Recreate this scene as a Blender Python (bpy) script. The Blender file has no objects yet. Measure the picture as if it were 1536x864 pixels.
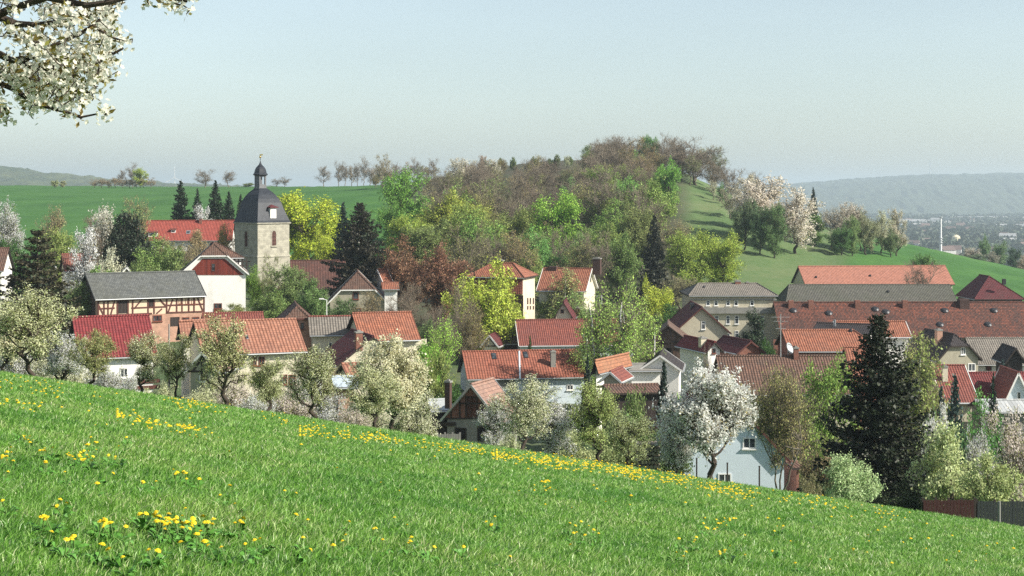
import bpy, bmesh, math, random
import numpy as np
from mathutils import Vector, Matrix
R = math.radians
SC = bpy.context.scene
COL = SC.collection
# ---------------------------------------------------------------- camera
F = 2364.0                      # focal length in photograph pixels (1536 wide)
HY = 290.0                      # row of the horizon in the photograph
cd = bpy.data.cameras.new('camera')
cam = bpy.data.objects.new('camera', cd); COL.objects.link(cam)
cd.sensor_width = 36.0; cd.lens = 36.0 * F / 1536.0
cd.shift_y = -(432.0 - HY) / 1536.0
cd.clip_start = 0.1; cd.clip_end = 40000
cam.location = (0, 0, 0); cam.rotation_euler = (R(90), 0, 0)
SC.camera = cam
# ---------------------------------------------------------------- light
SUN_AZ, SUN_EL = -20.0, 37.0    # azimuth measured from +X towards +Y, degrees
W = bpy.data.worlds.new('World'); SC.world = W; W.use_nodes = True
nt = W.node_tree; bg = nt.nodes['Background']
sky = nt.nodes.new('ShaderNodeTexSky'); sky.sky_type = 'NISHITA'; sky.sun_disc = False
sky.sun_elevation = R(SUN_EL); sky.sun_rotation = R(90 - SUN_AZ)
sky.air_density = 1.0; sky.dust_density = 1.2; sky.ozone_density = 2.0; sky.altitude = 300
bg.inputs['Strength'].default_value = 0.098
hs = nt.nodes.new('ShaderNodeHueSaturation'); hs.inputs['Saturation'].default_value = 0.62
nt.links.new(sky.outputs[0], hs.inputs['Color']); 
tint = nt.nodes.new('ShaderNodeMix'); tint.data_type = 'RGBA'; tint.blend_type = 'MULTIPLY'; tint.inputs[0].default_value = 1; tint.inputs[7].default_value = (.985, 1.02, .975, 1)

# faint uneven high haze
tcw = nt.nodes.new('ShaderNodeTexCoord'); mpw = nt.nodes.new('ShaderNodeMapping'); mpw.inputs['Scale'].default_value = (1.2, 1.2, 7)
nsw = nt.nodes.new('ShaderNodeTexNoise'); nsw.inputs['Scale'].default_value = 1.6; nsw.inputs['Detail'].default_value = 5
rpw = nt.nodes.new('ShaderNodeMapRange'); rpw.inputs[1].default_value = .35; rpw.inputs[2].default_value = .65; rpw.inputs[3].default_value = .965; rpw.inputs[4].default_value = 1.045
clw = nt.nodes.new('ShaderNodeVectorMath'); clw.operation = 'SCALE'
nt.links.new(tcw.outputs['Generated'], mpw.inputs[0]); nt.links.new(mpw.outputs[0], nsw.inputs['Vector']); nt.links.new(nsw.outputs['Fac'], rpw.inputs[0])
nt.links.new(hs.outputs[0], clw.inputs[0]); nt.links.new(rpw.outputs[0], clw.inputs['Scale']); nt.links.new(clw.outputs[0], tint.inputs[6]); nt.links.new(tint.outputs[2], bg.inputs['Color'])
sl = bpy.data.lights.new('sun', 'SUN'); sl.energy = 5.0; sl.angle = R(0.55); sl.color = (1.0, 0.94, 0.83)
so = bpy.data.objects.new('sun', sl); COL.objects.link(so)
sdir = Vector((math.cos(R(SUN_AZ)) * math.cos(R(SUN_EL)), math.sin(R(SUN_AZ)) * math.cos(R(SUN_EL)), math.sin(R(SUN_EL))))
so.rotation_euler = sdir.to_track_quat('Z', 'Y').to_euler(); so.location = (60, -30, 60)
SC.view_settings.view_transform = 'Standard'; SC.view_settings.look = 'None'
SC.view_settings.exposure = 0.73; SC.view_settings.gamma = 1.0
SC.render.engine = 'CYCLES'
SC.cycles.max_bounces = 8; SC.cycles.diffuse_bounces = 4; SC.cycles.glossy_bounces = 2
SC.cycles.transmission_bounces = 4; SC.cycles.transparent_max_bounces = 6; SC.cycles.volume_bounces = 0
SC.cycles.use_denoising = False
SC.cycles.use_adaptive_sampling = True; SC.cycles.adaptive_threshold = 0.015

# ---------------------------------------------------------------- helpers
def at(px, py, Y):
    return Vector(((px - 768) / F * Y, Y, -(py - HY) / F * Y))
def xw(px, Y): return (px - 768) / F * Y
def zw(py, Y): return -(py - HY) / F * Y

def tag(o, label=None, cat=None, group=None, kind=None):
    if label: o['label'] = label
    if cat: o['category'] = cat
    if group: o['group'] = group
    if kind: o['kind'] = kind
    return o
def empty(name, loc, rz=0.0, label=None, cat=None, group=None):
    o = bpy.data.objects.new(name, None); COL.objects.link(o)
    o.location = loc; o.rotation_euler = (0, 0, rz); o.empty_display_size = .5
    return tag(o, label, cat, group)
def link(name, me, parent=None, loc=None):
    o = bpy.data.objects.new(name, me); COL.objects.link(o)
    if parent: o.parent = parent
    if loc is not None: o.location = loc
    return o

def fast_mesh(name, V, Q, mats, smooth=False, mi=None, uv=None):
    """V (n,3) and Q (m,k) faces all with k corners"""
    V = np.asarray(V, dtype=np.float32); Q = np.asarray(Q, dtype=np.int32)
    me = bpy.data.meshes.new(name); k = Q.shape[1]
    me.vertices.add(len(V)); me.vertices.foreach_set('co', V.ravel())
    me.loops.add(Q.size); me.loops.foreach_set('vertex_index', Q.ravel())
    me.polygons.add(len(Q))
    me.polygons.foreach_set('loop_start', np.arange(0, Q.size, k, dtype=np.int32))
    if mi is not None: me.polygons.foreach_set('material_index', np.asarray(mi, dtype=np.int32))
    me.polygons.foreach_set('use_smooth', np.full(len(Q), smooth, dtype=bool))
    me.update(calc_edges=True)
    for m in (mats if isinstance(mats, (list, tuple)) else [mats]): me.materials.append(m)
    return me

class MB:
    """collects boxes, bars, polygons with uv (metres), makes one mesh"""
    def __init__(s): s.v = []; s.f = []; s.uv = []; s.m = []
    def poly(s, pts, uvs=None, m=0):
        b = len(s.v); s.v += [tuple(p) for p in pts]; s.f.append(list(range(b, b + len(pts))))
        if uvs is None:
            p0 = Vector(pts[0]); n = Vector((0, 0, 0))
            for i in range(len(pts)):
                a = Vector(pts[i]); c = Vector(pts[(i + 1) % len(pts)]); n += a.cross(c)
            if n.length < 1e-9: n = Vector((0, 0, 1))
            n.normalize()
            if abs(n.z) > .98: ux = Vector((1, 0, 0))
            else: ux = Vector((0, 0, 1)).cross(n).normalized()
            uy = n.cross(ux)
            uvs = [(Vector(p).dot(ux), Vector(p).dot(uy)) for p in pts]
        s.uv.append(uvs); s.m.append(m)
    def hexa(s, c, m=0):   # c: 8 corners, bottom 4 then top 4 (ccw)
        for q in ((3, 2, 1, 0), (4, 5, 6, 7), (0, 1, 5, 4), (1, 2, 6, 5), (2, 3, 7, 6), (3, 0, 4, 7)):
            s.poly([c[i] for i in q], m=m)
    def box(s, x0, x1, y0, y1, z0, z1, m=0):
        s.hexa([(x0, y0, z0), (x1, y0, z0), (x1, y1, z0), (x0, y1, z0), (x0, y0, z1), (x1, y0, z1), (x1, y1, z1), (x0, y1, z1)], m)
    def bar(s, a, b, w, h, up=(0, 0, 1), m=0):
        a = Vector(a); b = Vector(b); d = (b - a).normalized(); up = Vector(up)
        sd = d.cross(up)
        if sd.length < 1e-4: sd = d.cross(Vector((1, 0, 0)))
        sd.normalize(); u = sd.cross(d).normalized()
        sd *= w / 2; u *= h / 2
        s.hexa([a - sd - u, a + sd - u, b + sd - u, b - sd - u, a - sd + u, a + sd + u, b + sd + u, b - sd + u], m)
    def tube(s, pts, rad, n=8, m=0, cap=True):
        pts = [Vector(p) for p in pts]
        if not isinstance(rad, (list, tuple)): rad = [rad] * len(pts)
        rings = []
        for i, p in enumerate(pts):
            d = (pts[min(i + 1, len(pts) - 1)] - pts[max(i - 1, 0)]).normalized()
            a = d.cross(Vector((0, 0, 1)) if abs(d.z) < .9 else Vector((1, 0, 0))).normalized(); b = d.cross(a)
            rings.append([p + (a * math.cos(t) + b * math.sin(t)) * rad[i] for t in [2 * math.pi * j / n for j in range(n)]])
        for i in range(len(rings) - 1):
            for j in range(n):
                k = (j + 1) % n
                s.poly([rings[i][j], rings[i + 1][j], rings[i + 1][k], rings[i][k]], m=m)
        if cap:
            s.poly(rings[0], m=m); s.poly(rings[-1][::-1], m=m)
    def rings(s, rl, m=0, cap=True):
        n = len(rl[0])
        for i in range(len(rl) - 1):
            for j in range(n):
                k = (j + 1) % n
                s.poly([rl[i][j], rl[i][k], rl[i + 1][k], rl[i + 1][j]], m=m)
        if cap:
            s.poly(rl[0][::-1], m=m); s.poly(rl[-1], m=m)
    def build(s, name, mats, parent=None, loc=None, smooth=False):
        me = bpy.data.meshes.new(name)
        me.from_pydata(s.v, [], s.f)
        ul = me.uv_layers.new(name='UVMap')
        flat = [c for fu in s.uv for uvp in fu for c in uvp]
        ul.data.foreach_set('uv', flat)
        me.polygons.foreach_set('material_index', s.m)
        if smooth: me.polygons.foreach_set('use_smooth', [True] * len(s.f))
        for m in (mats if isinstance(mats, (list, tuple)) else [mats]): me.materials.append(m)
        me.validate(); me.update()
        return link(name, me, parent, loc)

# ---------------------------------------------------------------- materials
class NG:
    def __init__(s, name):
        s.mat = bpy.data.materials.new(name); s.mat.use_nodes = True
        s.t = s.mat.node_tree; s.b = s.t.nodes['Principled BSDF']; s.out = s.t.nodes['Material Output']
        s.b.inputs['Specular IOR Level'].default_value = .3
    def n(s, typ, **k):
        nd = s.t.nodes.new(typ)
        for a, v in k.items():
            if a.startswith('i_'): nd.inputs[a[2:].replace('_', ' ')].default_value = v
            else: setattr(nd, a, v)
        return nd
    def l(s, a, b): s.t.links.new(a, b)
    def ramp(s, fac, stops):
        r = s.n('ShaderNodeValToRGB'); e = r.color_ramp.elements
        while len(e) < len(stops): e.new(.5)
        for i, (p, c) in enumerate(stops):
            e[i].position = p; e[i].color = (c[0], c[1], c[2], 1) if isinstance(c, (tuple, list)) else (c, c, c, 1)
        s.l(fac, r.inputs[0]); return r.outputs[0]
    def mix(s, f, a, b, blend='MIX'):
        m = s.n('ShaderNodeMix', data_type='RGBA', blend_type=blend)
        for sock, v in ((m.inputs[0], f), (m.inputs[6], a), (m.inputs[7], b)):
            if hasattr(v, 'node'): s.l(v, sock)
            elif isinstance(v, (tuple, list)): sock.default_value = (v[0], v[1], v[2], 1)
            else: sock.default_value = v
        return m.outputs[2]
    def bump(s, h, st=.5, d=.02):
        b = s.n('ShaderNodeBump'); b.inputs['Strength'].default_value = st; b.inputs['Distance'].default_value = d
        s.l(h, b.inputs['Height']); s.l(b.outputs[0], s.b.inputs['Normal'])
    def noise(s, vec, scale, detail=4, rough=.6):
        n = s.n('ShaderNodeTexNoise'); n.inputs['Scale'].default_value = scale; n.inputs['Detail'].default_value = detail
        n.inputs['Roughness'].default_value = rough
        if vec is not None: s.l(vec, n.inputs['Vector'])
        return n.outputs['Fac']
def sc(c, k): return tuple(min(1, x * k) for x in c)
_mc = {}
def m_plain(name, col, rough=.7, var=.25, scale=1.5, metal=0, bump=.2, dirt=None):
    """plaster, paint, stone: large stains + fine grain"""
    if name in _mc: return _mc[name]
    g = NG(name); tc = g.n('ShaderNodeTexCoord').outputs['Object']
    n1 = g.noise(tc, scale, 5, .65); n2 = g.noise(tc, scale * 14, 3, .6)
    base = g.ramp(n1, [(.3, sc(col, 1 - var)), (.7, sc(col, 1 + var * .5))])
    base = g.mix(.35, base, g.ramp(n2, [(.3, sc(col, .75)), (.7, sc(col, 1.15))]))
    if dirt:
        mp = g.n('ShaderNodeMapping'); g.l(tc, mp.inputs[0]); mp.inputs['Scale'].default_value = (1, 1, .25)
        d = g.ramp(g.noise(mp.outputs[0], .9, 6, .7), [(.52, 0.), (.72, 1.)])
        base = g.mix(g.mix(.6, (0, 0, 0), d), base, dirt)
    g.l(base, g.b.inputs['Base Color']); g.b.inputs['Roughness'].default_value = rough
    g.b.inputs['Metallic'].default_value = metal
    if bump: g.bump(n2, bump, .02)
    _mc[name] = g.mat; return g.mat
def m_tiles(name, c1, c2, mort, row=.34, colw=.26, dirt=(.06, .05, .04), dirtamt=.5, offset=0.0, lichen=None, wave=True, rough=.75):
    if name in _mc: return _mc[name]
    g = NG(name); uv = g.n('ShaderNodeUVMap'); uv.uv_map = 'UVMap'; uvo = uv.outputs[0]
    b = g.n('ShaderNodeTexBrick'); g.l(uvo, b.inputs['Vector']); b.offset = offset; b.squash = 1
    b.inputs['Scale'].default_value = 1; b.inputs['Brick Width'].default_value = colw; b.inputs['Row Height'].default_value = row
    b.inputs['Mortar Size'].default_value = .028; b.inputs['Mortar Smooth'].default_value = .6; b.inputs['Bias'].default_value = -.1
    b.inputs['Color1'].default_value = (*c1, 1); b.inputs['Color2'].default_value = (*c2, 1); b.inputs['Mortar'].default_value = (*mort, 1)
    big = g.noise(uvo, .28, 6, .7); med = g.noise(uvo, 1.6, 4, .6)
    c = g.mix(g.mix(1.0, (dirtamt,) * 3, g.ramp(big, [(.42, 0.), (.68, 1.)]), 'MULTIPLY'), b.outputs['Color'], dirt)
    c = g.mix(.45, c, g.mix(1.0, c, g.ramp(med, [(.3, .55), (.7, 1.35)]), 'MULTIPLY'))
    if lichen:
        li = g.ramp(g.noise(uvo, 4.5, 5, .75), [(.58, 0.), (.68, 1.)])
        c = g.mix(g.mix(.7, (0, 0, 0), li), c, lichen)
    g.l(c, g.b.inputs['Base Color']); g.b.inputs['Roughness'].default_value = rough
    # relief: rows overlap, columns curve
    sp = g.n('ShaderNodeSeparateXYZ'); g.l(uvo, sp.inputs[0])
    a = g.n('ShaderNodeMath', operation='DIVIDE'); g.l(sp.outputs['Y'], a.inputs[0]); a.inputs[1].default_value = row
    fr = g.n('ShaderNodeMath', operation='FRACT'); g.l(a.outputs[0], fr.inputs[0])
    inv = g.n('ShaderNodeMath', operation='SUBTRACT'); inv.inputs[0].default_value = 1; g.l(fr.outputs[0], inv.inputs[1])
    h = inv.outputs[0]
    if wave:
        q = g.n('ShaderNodeMath', operation='MULTIPLY'); g.l(sp.outputs['X'], q.inputs[0]); q.inputs[1].default_value = 2 * math.pi / colw
        sn = g.n('ShaderNodeMath', operation='SINE'); g.l(q.outputs[0], sn.inputs[0])
        ad = g.n('ShaderNodeMath', operation='ADD'); g.l(sn.outputs[0], ad.inputs[0]); g.l(h, ad.inputs[1]); h = ad.outputs[0]
    g.bump(h, .6, .035)
    _mc[name] = g.mat; return g.mat
def m_brick(name, c1, c2, mort, w=.26, h=.09):
    if name in _mc: return _mc[name]
    g = NG(name); uv = g.n('ShaderNodeUVMap'); uv.uv_map = 'UVMap'
    b = g.n('ShaderNodeTexBrick'); g.l(uv.outputs[0], b.inputs['Vector']); b.inputs['Scale'].default_value = 1
    b.inputs['Brick Width'].default_value = w; b.inputs['Row Height'].default_value = h; b.inputs['Mortar Size'].default_value = .012
    b.inputs['Color1'].default_value = (*c1, 1); b.inputs['Color2'].default_value = (*c2, 1); b.inputs['Mortar'].default_value = (*mort, 1)
    n = g.noise(uv.outputs[0], 1.1, 5, .7)
    c = g.mix(.7, b.outputs['Color'], g.mix(1., b.outputs['Color'], g.ramp(n, [(.3, .55), (.7, 1.3)]), 'MULTIPLY'))
    g.l(c, g.b.inputs['Base Color']); g.b.inputs['Roughness'].default_value = .85
    _mc[name] = g.mat; return g.mat
def m_boards(name, col, pitch=.18, rough=.7, horiz=False):
    if name in _mc: return _mc[name]
    g = NG(name); uv = g.n('ShaderNodeUVMap'); uv.uv_map = 'UVMap'
    sp = g.n('ShaderNodeSeparateXYZ'); g.l(uv.outputs[0], sp.inputs[0])
    a = g.n('ShaderNodeMath', operation='DIVIDE'); g.l(sp.outputs['Y' if horiz else 'X'], a.inputs[0]); a.inputs[1].default_value = pitch
    fl = g.n('ShaderNodeMath', operation='FLOOR'); g.l(a.outputs[0], fl.inputs[0])
    fr = g.n('ShaderNodeMath', operation='FRACT'); g.l(a.outputs[0], fr.inputs[0])
    wn = g.n('ShaderNodeTexWhiteNoise', noise_dimensions='1D'); g.l(fl.outputs[0], wn.inputs['W'])
    c = g.ramp(wn.outputs['Value'], [(0, sc(col, .7)), (1, sc(col, 1.25))])
    gap = g.ramp(fr.outputs[0], [(0, 0.), (.08, 1.), (.92, 1.), (1, 0.)])
    c = g.mix(gap, sc(col, .2), c)
    mp = g.n('ShaderNodeMapping'); g.l(uv.outputs[0], mp.inputs[0]); mp.inputs['Scale'].default_value = (1, 12, 1) if horiz else (12, 1, 1)
    c = g.mix(.4, c, g.mix(1., c, g.ramp(g.noise(mp.outputs[0], 1.5, 4), [(.3, .6), (.7, 1.2)]), 'MULTIPLY'))
    g.l(c, g.b.inputs['Base Color']); g.b.inputs['Roughness'].default_value = rough
    _mc[name] = g.mat; return g.mat
def m_glass(name='window_glass'):
    if name in _mc: return _mc[name]
    g = NG(name); tc = g.n('ShaderNodeTexCoord').outputs['Object']
    g.l(g.ramp(g.noise(tc, 1.3, 2), [(.4, (.015, .018, .022)), (.62, (.08, .09, .1))]), g.b.inputs['Base Color'])
    g.b.inputs['Roughness'].default_value = .12; g.b.inputs['Specular IOR Level'].default_value = .6
    _mc[name] = g.mat; return g.mat

# leafy materials: the tint comes from each object's own colour
def m_leaf(name, trans=.35, var=.55, second=None, frac=.0, hue=.04, rough=.55, fixed=None):
    if name in _mc: return _mc[name]
    g = NG(name)
    if fixed is None:
        oi = g.n('ShaderNodeObjectInfo'); col = oi.outputs['Color']
    else:
        rgb = g.n('ShaderNodeRGB'); rgb.outputs[0].default_value = (*fixed, 1); col = rgb.outputs[0]
    geo = g.n('ShaderNodeNewGeometry'); rnd = geo.outputs['Random Per Island']
    c = g.mix(1., col, g.ramp(rnd, [(0, 1 - var), (1, 1 + var * .6)]), 'MULTIPLY')
    tc = g.n('ShaderNodeTexCoord').outputs['Object']
    wn = g.n('ShaderNodeTexWhiteNoise', noise_dimensions='1D'); g.l(rnd, wn.inputs['W'])
    h = g.n('ShaderNodeHueSaturation'); g.l(c, h.inputs['Color'])
    mr = g.n('ShaderNodeMapRange'); g.l(wn.outputs['Value'], mr.inputs[0]); mr.inputs[3].default_value = .5 - hue; mr.inputs[4].default_value = .5 + hue
    g.l(mr.outputs[0], h.inputs['Hue']); c = h.outputs[0]
    if second:
        gt = g.n('ShaderNodeMath', operation='LESS_THAN'); g.l(wn.outputs['Value'], gt.inputs[0]); gt.inputs[1].default_value = frac
        c = g.mix(gt.outputs[0], c, second)
    g.l(c, g.b.inputs['Base Color']); g.b.inputs['Roughness'].default_value = rough
    tr = g.n('ShaderNodeBsdfTranslucent'); g.l(c, tr.inputs['Color'])
    ms = g.n('ShaderNodeMixShader'); ms.inputs[0].default_value = trans
    g.l(g.b.outputs[0], ms.inputs[1]); g.l(tr.outputs[0], ms.inputs[2]); g.l(ms.outputs[0], g.out.inputs['Surface'])
    _mc[name] = g.mat; return g.mat
def m_bark(name, col=(.06, .045, .035), birch=False):
    if name in _mc: return _mc[name]
    g = NG(name); tc = g.n('ShaderNodeTexCoord').outputs['Object']
    mp = g.n('ShaderNodeMapping'); g.l(tc, mp.inputs[0]); mp.inputs['Scale'].default_value = (1, 1, 6 if birch else .4)
    n = g.noise(mp.outputs[0], 9 if not birch else 5, 5, .7)
    if birch: c = g.ramp(n, [(.36, (.05, .045, .04)), (.46, (.6, .58, .54)), (1, (.75, .73, .7))])
    else: c = g.ramp(n, [(.3, sc(col, .5)), (.7, sc(col, 1.6))])
    g.l(c, g.b.inputs['Base Color']); g.b.inputs['Roughness'].default_value = .9
    if not birch: g.bump(n, .5, .02)
    _mc[name] = g.mat; return g.mat

# ---------------------------------------------------------------- terrain
def sstep(t): t = np.clip(t, 0, 1); return t * t * (3 - 2 * t)
PXC = np.array([-1400, -500, -200, 0, 200, 400, 600, 800, 900, 1000, 1100, 1200, 1300, 1400, 1536, 1750, 2100, 2900], float)
TAB = {   # depth (m): photograph rows of the ground at the columns above
 130: [640, 620, 630, 640, 640, 650, 672, 692, 705, 735, 755, 765, 770, 770, 765, 770, 790, 830],
 165: [570, 555, 560, 560, 560, 570, 600, 620, 625, 630, 640, 650, 650, 650, 640, 640, 650, 680],
 200: [500, 495, 500, 500, 498, 500, 530, 562, 568, 570, 570, 572, 575, 577, 570, 570, 580, 610],
 240: [440, 440, 445, 450, 450, 458, 480, 500, 507, 510, 515, 520, 522, 522, 515, 515, 525, 560],
 280: [395, 400, 405, 410, 405, 410, 430, 450, 452, 448, 445, 448, 452, 455, 460, 475, 500, 540],
 330: [350, 355, 365, 372, 362, 355, 370, 390, 386, 378, 382, 396, 405, 415, 432, 455, 490, 540],
 380: [318, 322, 332, 340, 335, 322, 322, 332, 326, 315, 325, 352, 368, 385, 410, 440, 485, 540],
 430: [300, 303, 312, 320, 316, 303, 292, 288, 282, 268, 296, 333, 352, 373, 404, 438, 485, 540],
 480: [290, 290, 298, 306, 303, 293, 278, 256, 248, 246, 292, 334, 356, 379, 408, 440, 485, 540],
 540: [284, 282, 288, 294, 292, 285, 276, 242, 238, 245, 305, 350, 370, 388, 412, 440, 480, 530],
 620: [280, 276, 280, 283, 283, 281, 279, 244, 246, 270, 340, 378, 392, 402, 418, 440, 475, 510],
 720: [279, 274, 276, 277, 279, 280, 281, 262, 275, 310, 375, 400, 408, 414, 420, 435, 460, 490],
 1000: [300, 295, 295, 296, 300, 302, 305, 320, 345, 380, 410, 420, 425, 428, 430, 435, 445, 455],
 1500: [320, 318, 318, 318, 322, 330, 345, 365, 380, 395, 400, 400, 400, 400, 400, 400, 400, 400],
 2500: [330] * 4 + [335, 340, 345, 350, 354] + [356] * 9,
 5000: [323] * 18, 9000: [308.4] * 18, 16000: [300.3] * 18}
TY = np.array(sorted(TAB)); TM = np.array([TAB[k] for k in sorted(TAB)], float)
_fp = np.linspace(-1400, 2900, 431); _ly = np.linspace(np.log(130), np.log(16000), 240)
_T = np.array([np.interp(_fp, PXC, r) for r in TM])
_T = np.array([np.interp(_ly, np.log(TY), _T[:, j]) for j in range(len(_fp))]).T
def _blur(a, ax, w):
    k = np.exp(-np.linspace(-2, 2, 2 * w + 1) ** 2); k /= k.sum()
    p = np.pad(a, [(w, w) if i == ax else (0, 0) for i in range(2)], mode='edge')
    return np.apply_along_axis(lambda r: np.convolve(r, k, 'valid'), ax, p)
_T = _blur(_blur(_T, 1, 6), 0, 3)
def hgt(x, y):
    x = np.asarray(x, float); y = np.asarray(y, float)
    d = np.maximum(y - 60, 0)
    near = -(.89 + .149 * y + .152 * x + .003 * d * d) - .75 * np.exp(-((x / 4) ** 2 + (y / 4) ** 2))
    ys = np.maximum(y, 60.0)
    px = np.clip(768 + F * x / ys, -1399, 2899)
    ly = np.clip(np.log(np.maximum(ys, 130)), _ly[0], _ly[-1] - 1e-6)
    fi = (ly - _ly[0]) / (_ly[1] - _ly[0]); fj = (px - _fp[0]) / (_fp[1] - _fp[0])
    i = np.clip(fi.astype(int), 0, len(_ly) - 2); j = np.clip(fj.astype(int), 0, len(_fp) - 2)
    a = fi - i; b = fj - j
    py = (_T[i, j] * (1 - a) * (1 - b) + _T[i + 1, j] * a * (1 - b) + _T[i, j + 1] * (1 - a) * b + _T[i + 1, j + 1] * a * b)
    far = -(py - HY) / F * np.maximum(ys, 130)
    t = sstep((y - 95) / 38)
    return near * (1 - t) + far * t
def gz(x, y): return float(hgt(x, y))

def make_ground():
    ys = np.concatenate([np.linspace(-60, 4, 14), np.linspace(5, 140, 110), np.exp(np.linspace(np.log(141), np.log(15500), 230))])
    ts = np.linspace(-1, 1, 281); ts = ts * (.55 + .45 * ts ** 2)
    X = ts[None, :] * (80 + 1.05 * np.maximum(ys, 0))[:, None]; Y = np.repeat(ys[:, None], len(ts), 1)
    Z = hgt(X, Y)
    rng = np.random.default_rng(3)
    Z += rng.normal(0, 1, Z.shape) * np.where(Y > 110, .12, .0)
    V = np.stack([X, Y, Z], -1).reshape(-1, 3); n = len(ts)
    i, j = np.meshgrid(np.arange(len(ys) - 1), np.arange(n - 1), indexing='ij'); a = (i * n + j).ravel()
    Q = np.stack([a, a + 1, a + n + 1, a + n], -1)
    g = NG('ground_cover')
    at_ = g.n('ShaderNodeAttribute', attribute_name='cover'); sp = g.n('ShaderNodeSeparateColor'); g.l(at_.outputs['Color'], sp.inputs[0])
    tc = g.n('ShaderNodeTexCoord').outputs['Object']
    n1 = g.noise(tc, .05, 8, .65); n2 = g.noise(tc, .6, 6, .7); n3 = g.noise(tc, 6, 4, .7)
    lush = g.mix(.5, g.ramp(n2, [(.3, (.022, .075, .010)), (.7, (.055, .15, .022))]), g.ramp(n3, [(.3, (.02, .08, .012)), (.7, (.06, .17, .03))]))
    lush = g.mix(.85, lush, g.mix(1., lush, g.ramp(g.noise(tc, .035, 9, .78), [(.36, (.62, .72, .6)), (.5, (1, 1, 1)), (.62, (1.45, 1.2, 1.3))]), 'MULTIPLY'))
    rough_ = g.mix(.5, g.ramp(n1, [(.35, (.055, .115, .03)), (.52, (.09, .145, .045)), (.68, (.15, .165, .075))]), g.ramp(n2, [(.3, (.05, .11, .03)), (.7, (.14, .17, .075))]))
    wood = g.mix(.5, g.ramp(n2, [(.35, (.03, .035, .015)), (.65, (.09, .075, .05))]), g.ramp(n1, [(.4, (.04, .06, .02)), (.6, (.07, .06, .04))]))
    vil = g.mix(.5, g.ramp(n1, [(.42, (.05, .09, .025)), (.5, (.09, .1, .05)), (.58, (.05, .1, .03))]), g.ramp(n2, [(.35, (.03, .06, .02)), (.7, (.12, .13, .07))]))
    val = g.mix(.6, g.ramp(g.noise(tc, .006, 8, .75), [(.38, (.03, .045, .03)), (.5, (.06, .08, .04)), (.56, (.14, .14, .1)), (.62, (.05, .07, .04))]), g.ramp(n1, [(.35, (.02, .035, .02)), (.7, (.1, .11, .08))]))
    c = g.mix(sp.outputs[0], vil, lush); c = g.mix(sp.outputs[1], c, rough_); c = g.mix(sp.outputs[2], c, wood)
    c = g.mix(at_.outputs['Alpha'], val, c)
    g.l(c, g.b.inputs['Base Color']); g.b.inputs['Roughness'].default_value = .95; g.bump(n3, .4, .05)
    me = fast_mesh('ground', V, Q, g.mat, True)
    px = 768 + F * X / np.maximum(Y, 20)
    py = HY - F * Z / np.maximum(Y, 20)
    lushm = np.where(Y < 115, 1., 0.)
    fieldL = sstep((Y - 290) / 25) * sstep((630 - px) / 60)
    low = sstep((px - 1225 - (Y - 300) * .25) / 50) * sstep((Y - 250) / 25)
    lushm = np.maximum(lushm, np.maximum(fieldL, low))
    roughm = sstep((Y - 255) / 15) * sstep((px - 1005) / 40) * (1 - low)
    woodm = sstep((Y - 215) / 30) * sstep((px - 540) / 40) * sstep((1045 - px) / 40) * (1 - fieldL) * (py > 238)
    far = 1 - sstep((Y - 800) / 200)
    C = np.stack([lushm, roughm, woodm, far], -1).reshape(-1, 4).astype(np.float32)
    ca = me.color_attributes.new('cover', 'FLOAT_COLOR', 'POINT'); ca.data.foreach_set('color', C.ravel())
    tag(link('ground', me), kind='structure')
make_ground()

def make_ridge(name, Yc, depth, prof, zb, col1, col2, seed, wob):
    px = np.linspace(prof[0][0], prof[-1][0], 420)
    top = np.interp(px, [p[0] for p in prof], [p[1] for p in prof])
    rng = np.random.default_rng(seed)
    vv = np.linspace(-1, 1, 41); X = []; Yv = []; Z = []
    for v in vv:
        Yr = Yc + v * depth
        f = (1 - abs(v)) ** .8 if v < 0 else (1 - abs(v)) ** .8
        f = math.sin(f * math.pi / 2)
        zt = -(top - HY) / F * Yc
        z = zb + (zt - zb) * f + rng.normal(0, wob, len(px)) * (f > .05)
        X.append((px - 768) / F * Yc); Yv.append(np.full(len(px), Yr)); Z.append(z)
    V = np.stack([np.array(X), np.array(Yv), np.array(Z)], -1).reshape(-1, 3); n = len(px)
    i, j = np.meshgrid(np.arange(len(vv) - 1), np.arange(n - 1), indexing='ij'); a = (i * n + j).ravel()
    g = NG(name + '_woods'); tc = g.n('ShaderNodeTexCoord').outputs['Object']
    c = g.mix(.5, g.ramp(g.noise(tc, .004, 8, .7), [(.4, col1), (.6, col2)]), g.ramp(g.noise(tc, .03, 5, .7), [(.35, sc(col1, .5)), (.7, sc(col2, 1.6))]))
    g.l(c, g.b.inputs['Base Color']); g.b.inputs['Roughness'].default_value = 1
    tag(link(name, fast_mesh(name, V, np.stack([a, a + 1, a + n + 1, a + n], -1), g.mat, False)), kind='structure')
make_ridge('far_hills', 7400, 1900, [(300, 300), (700, 288), (1050, 283), (1152, 277), (1205, 275), (1250, 271), (1300, 267), (1345, 264), (1395, 262), (1430, 262), (1470, 263), (1488, 259), (1500, 261), (1536, 262), (1620, 262), (1800, 268), (2300, 275), (3000, 290)], -72,
           (.03, .05, .03), (.07, .085, .05), 5, 3)
make_ridge('wooded_hills', 3300, 700, [(-1500, 262), (-600, 240), (-200, 238), (0, 250), (25, 254), (50, 260), (70, 261), (95, 261), (120, 265), (140, 268), (200, 272), (260, 276), (330, 279), (420, 281), (520, 286), (620, 300)], -60,
           (.025, .045, .02), (.07, .08, .035), 6, 2.2)

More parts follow.
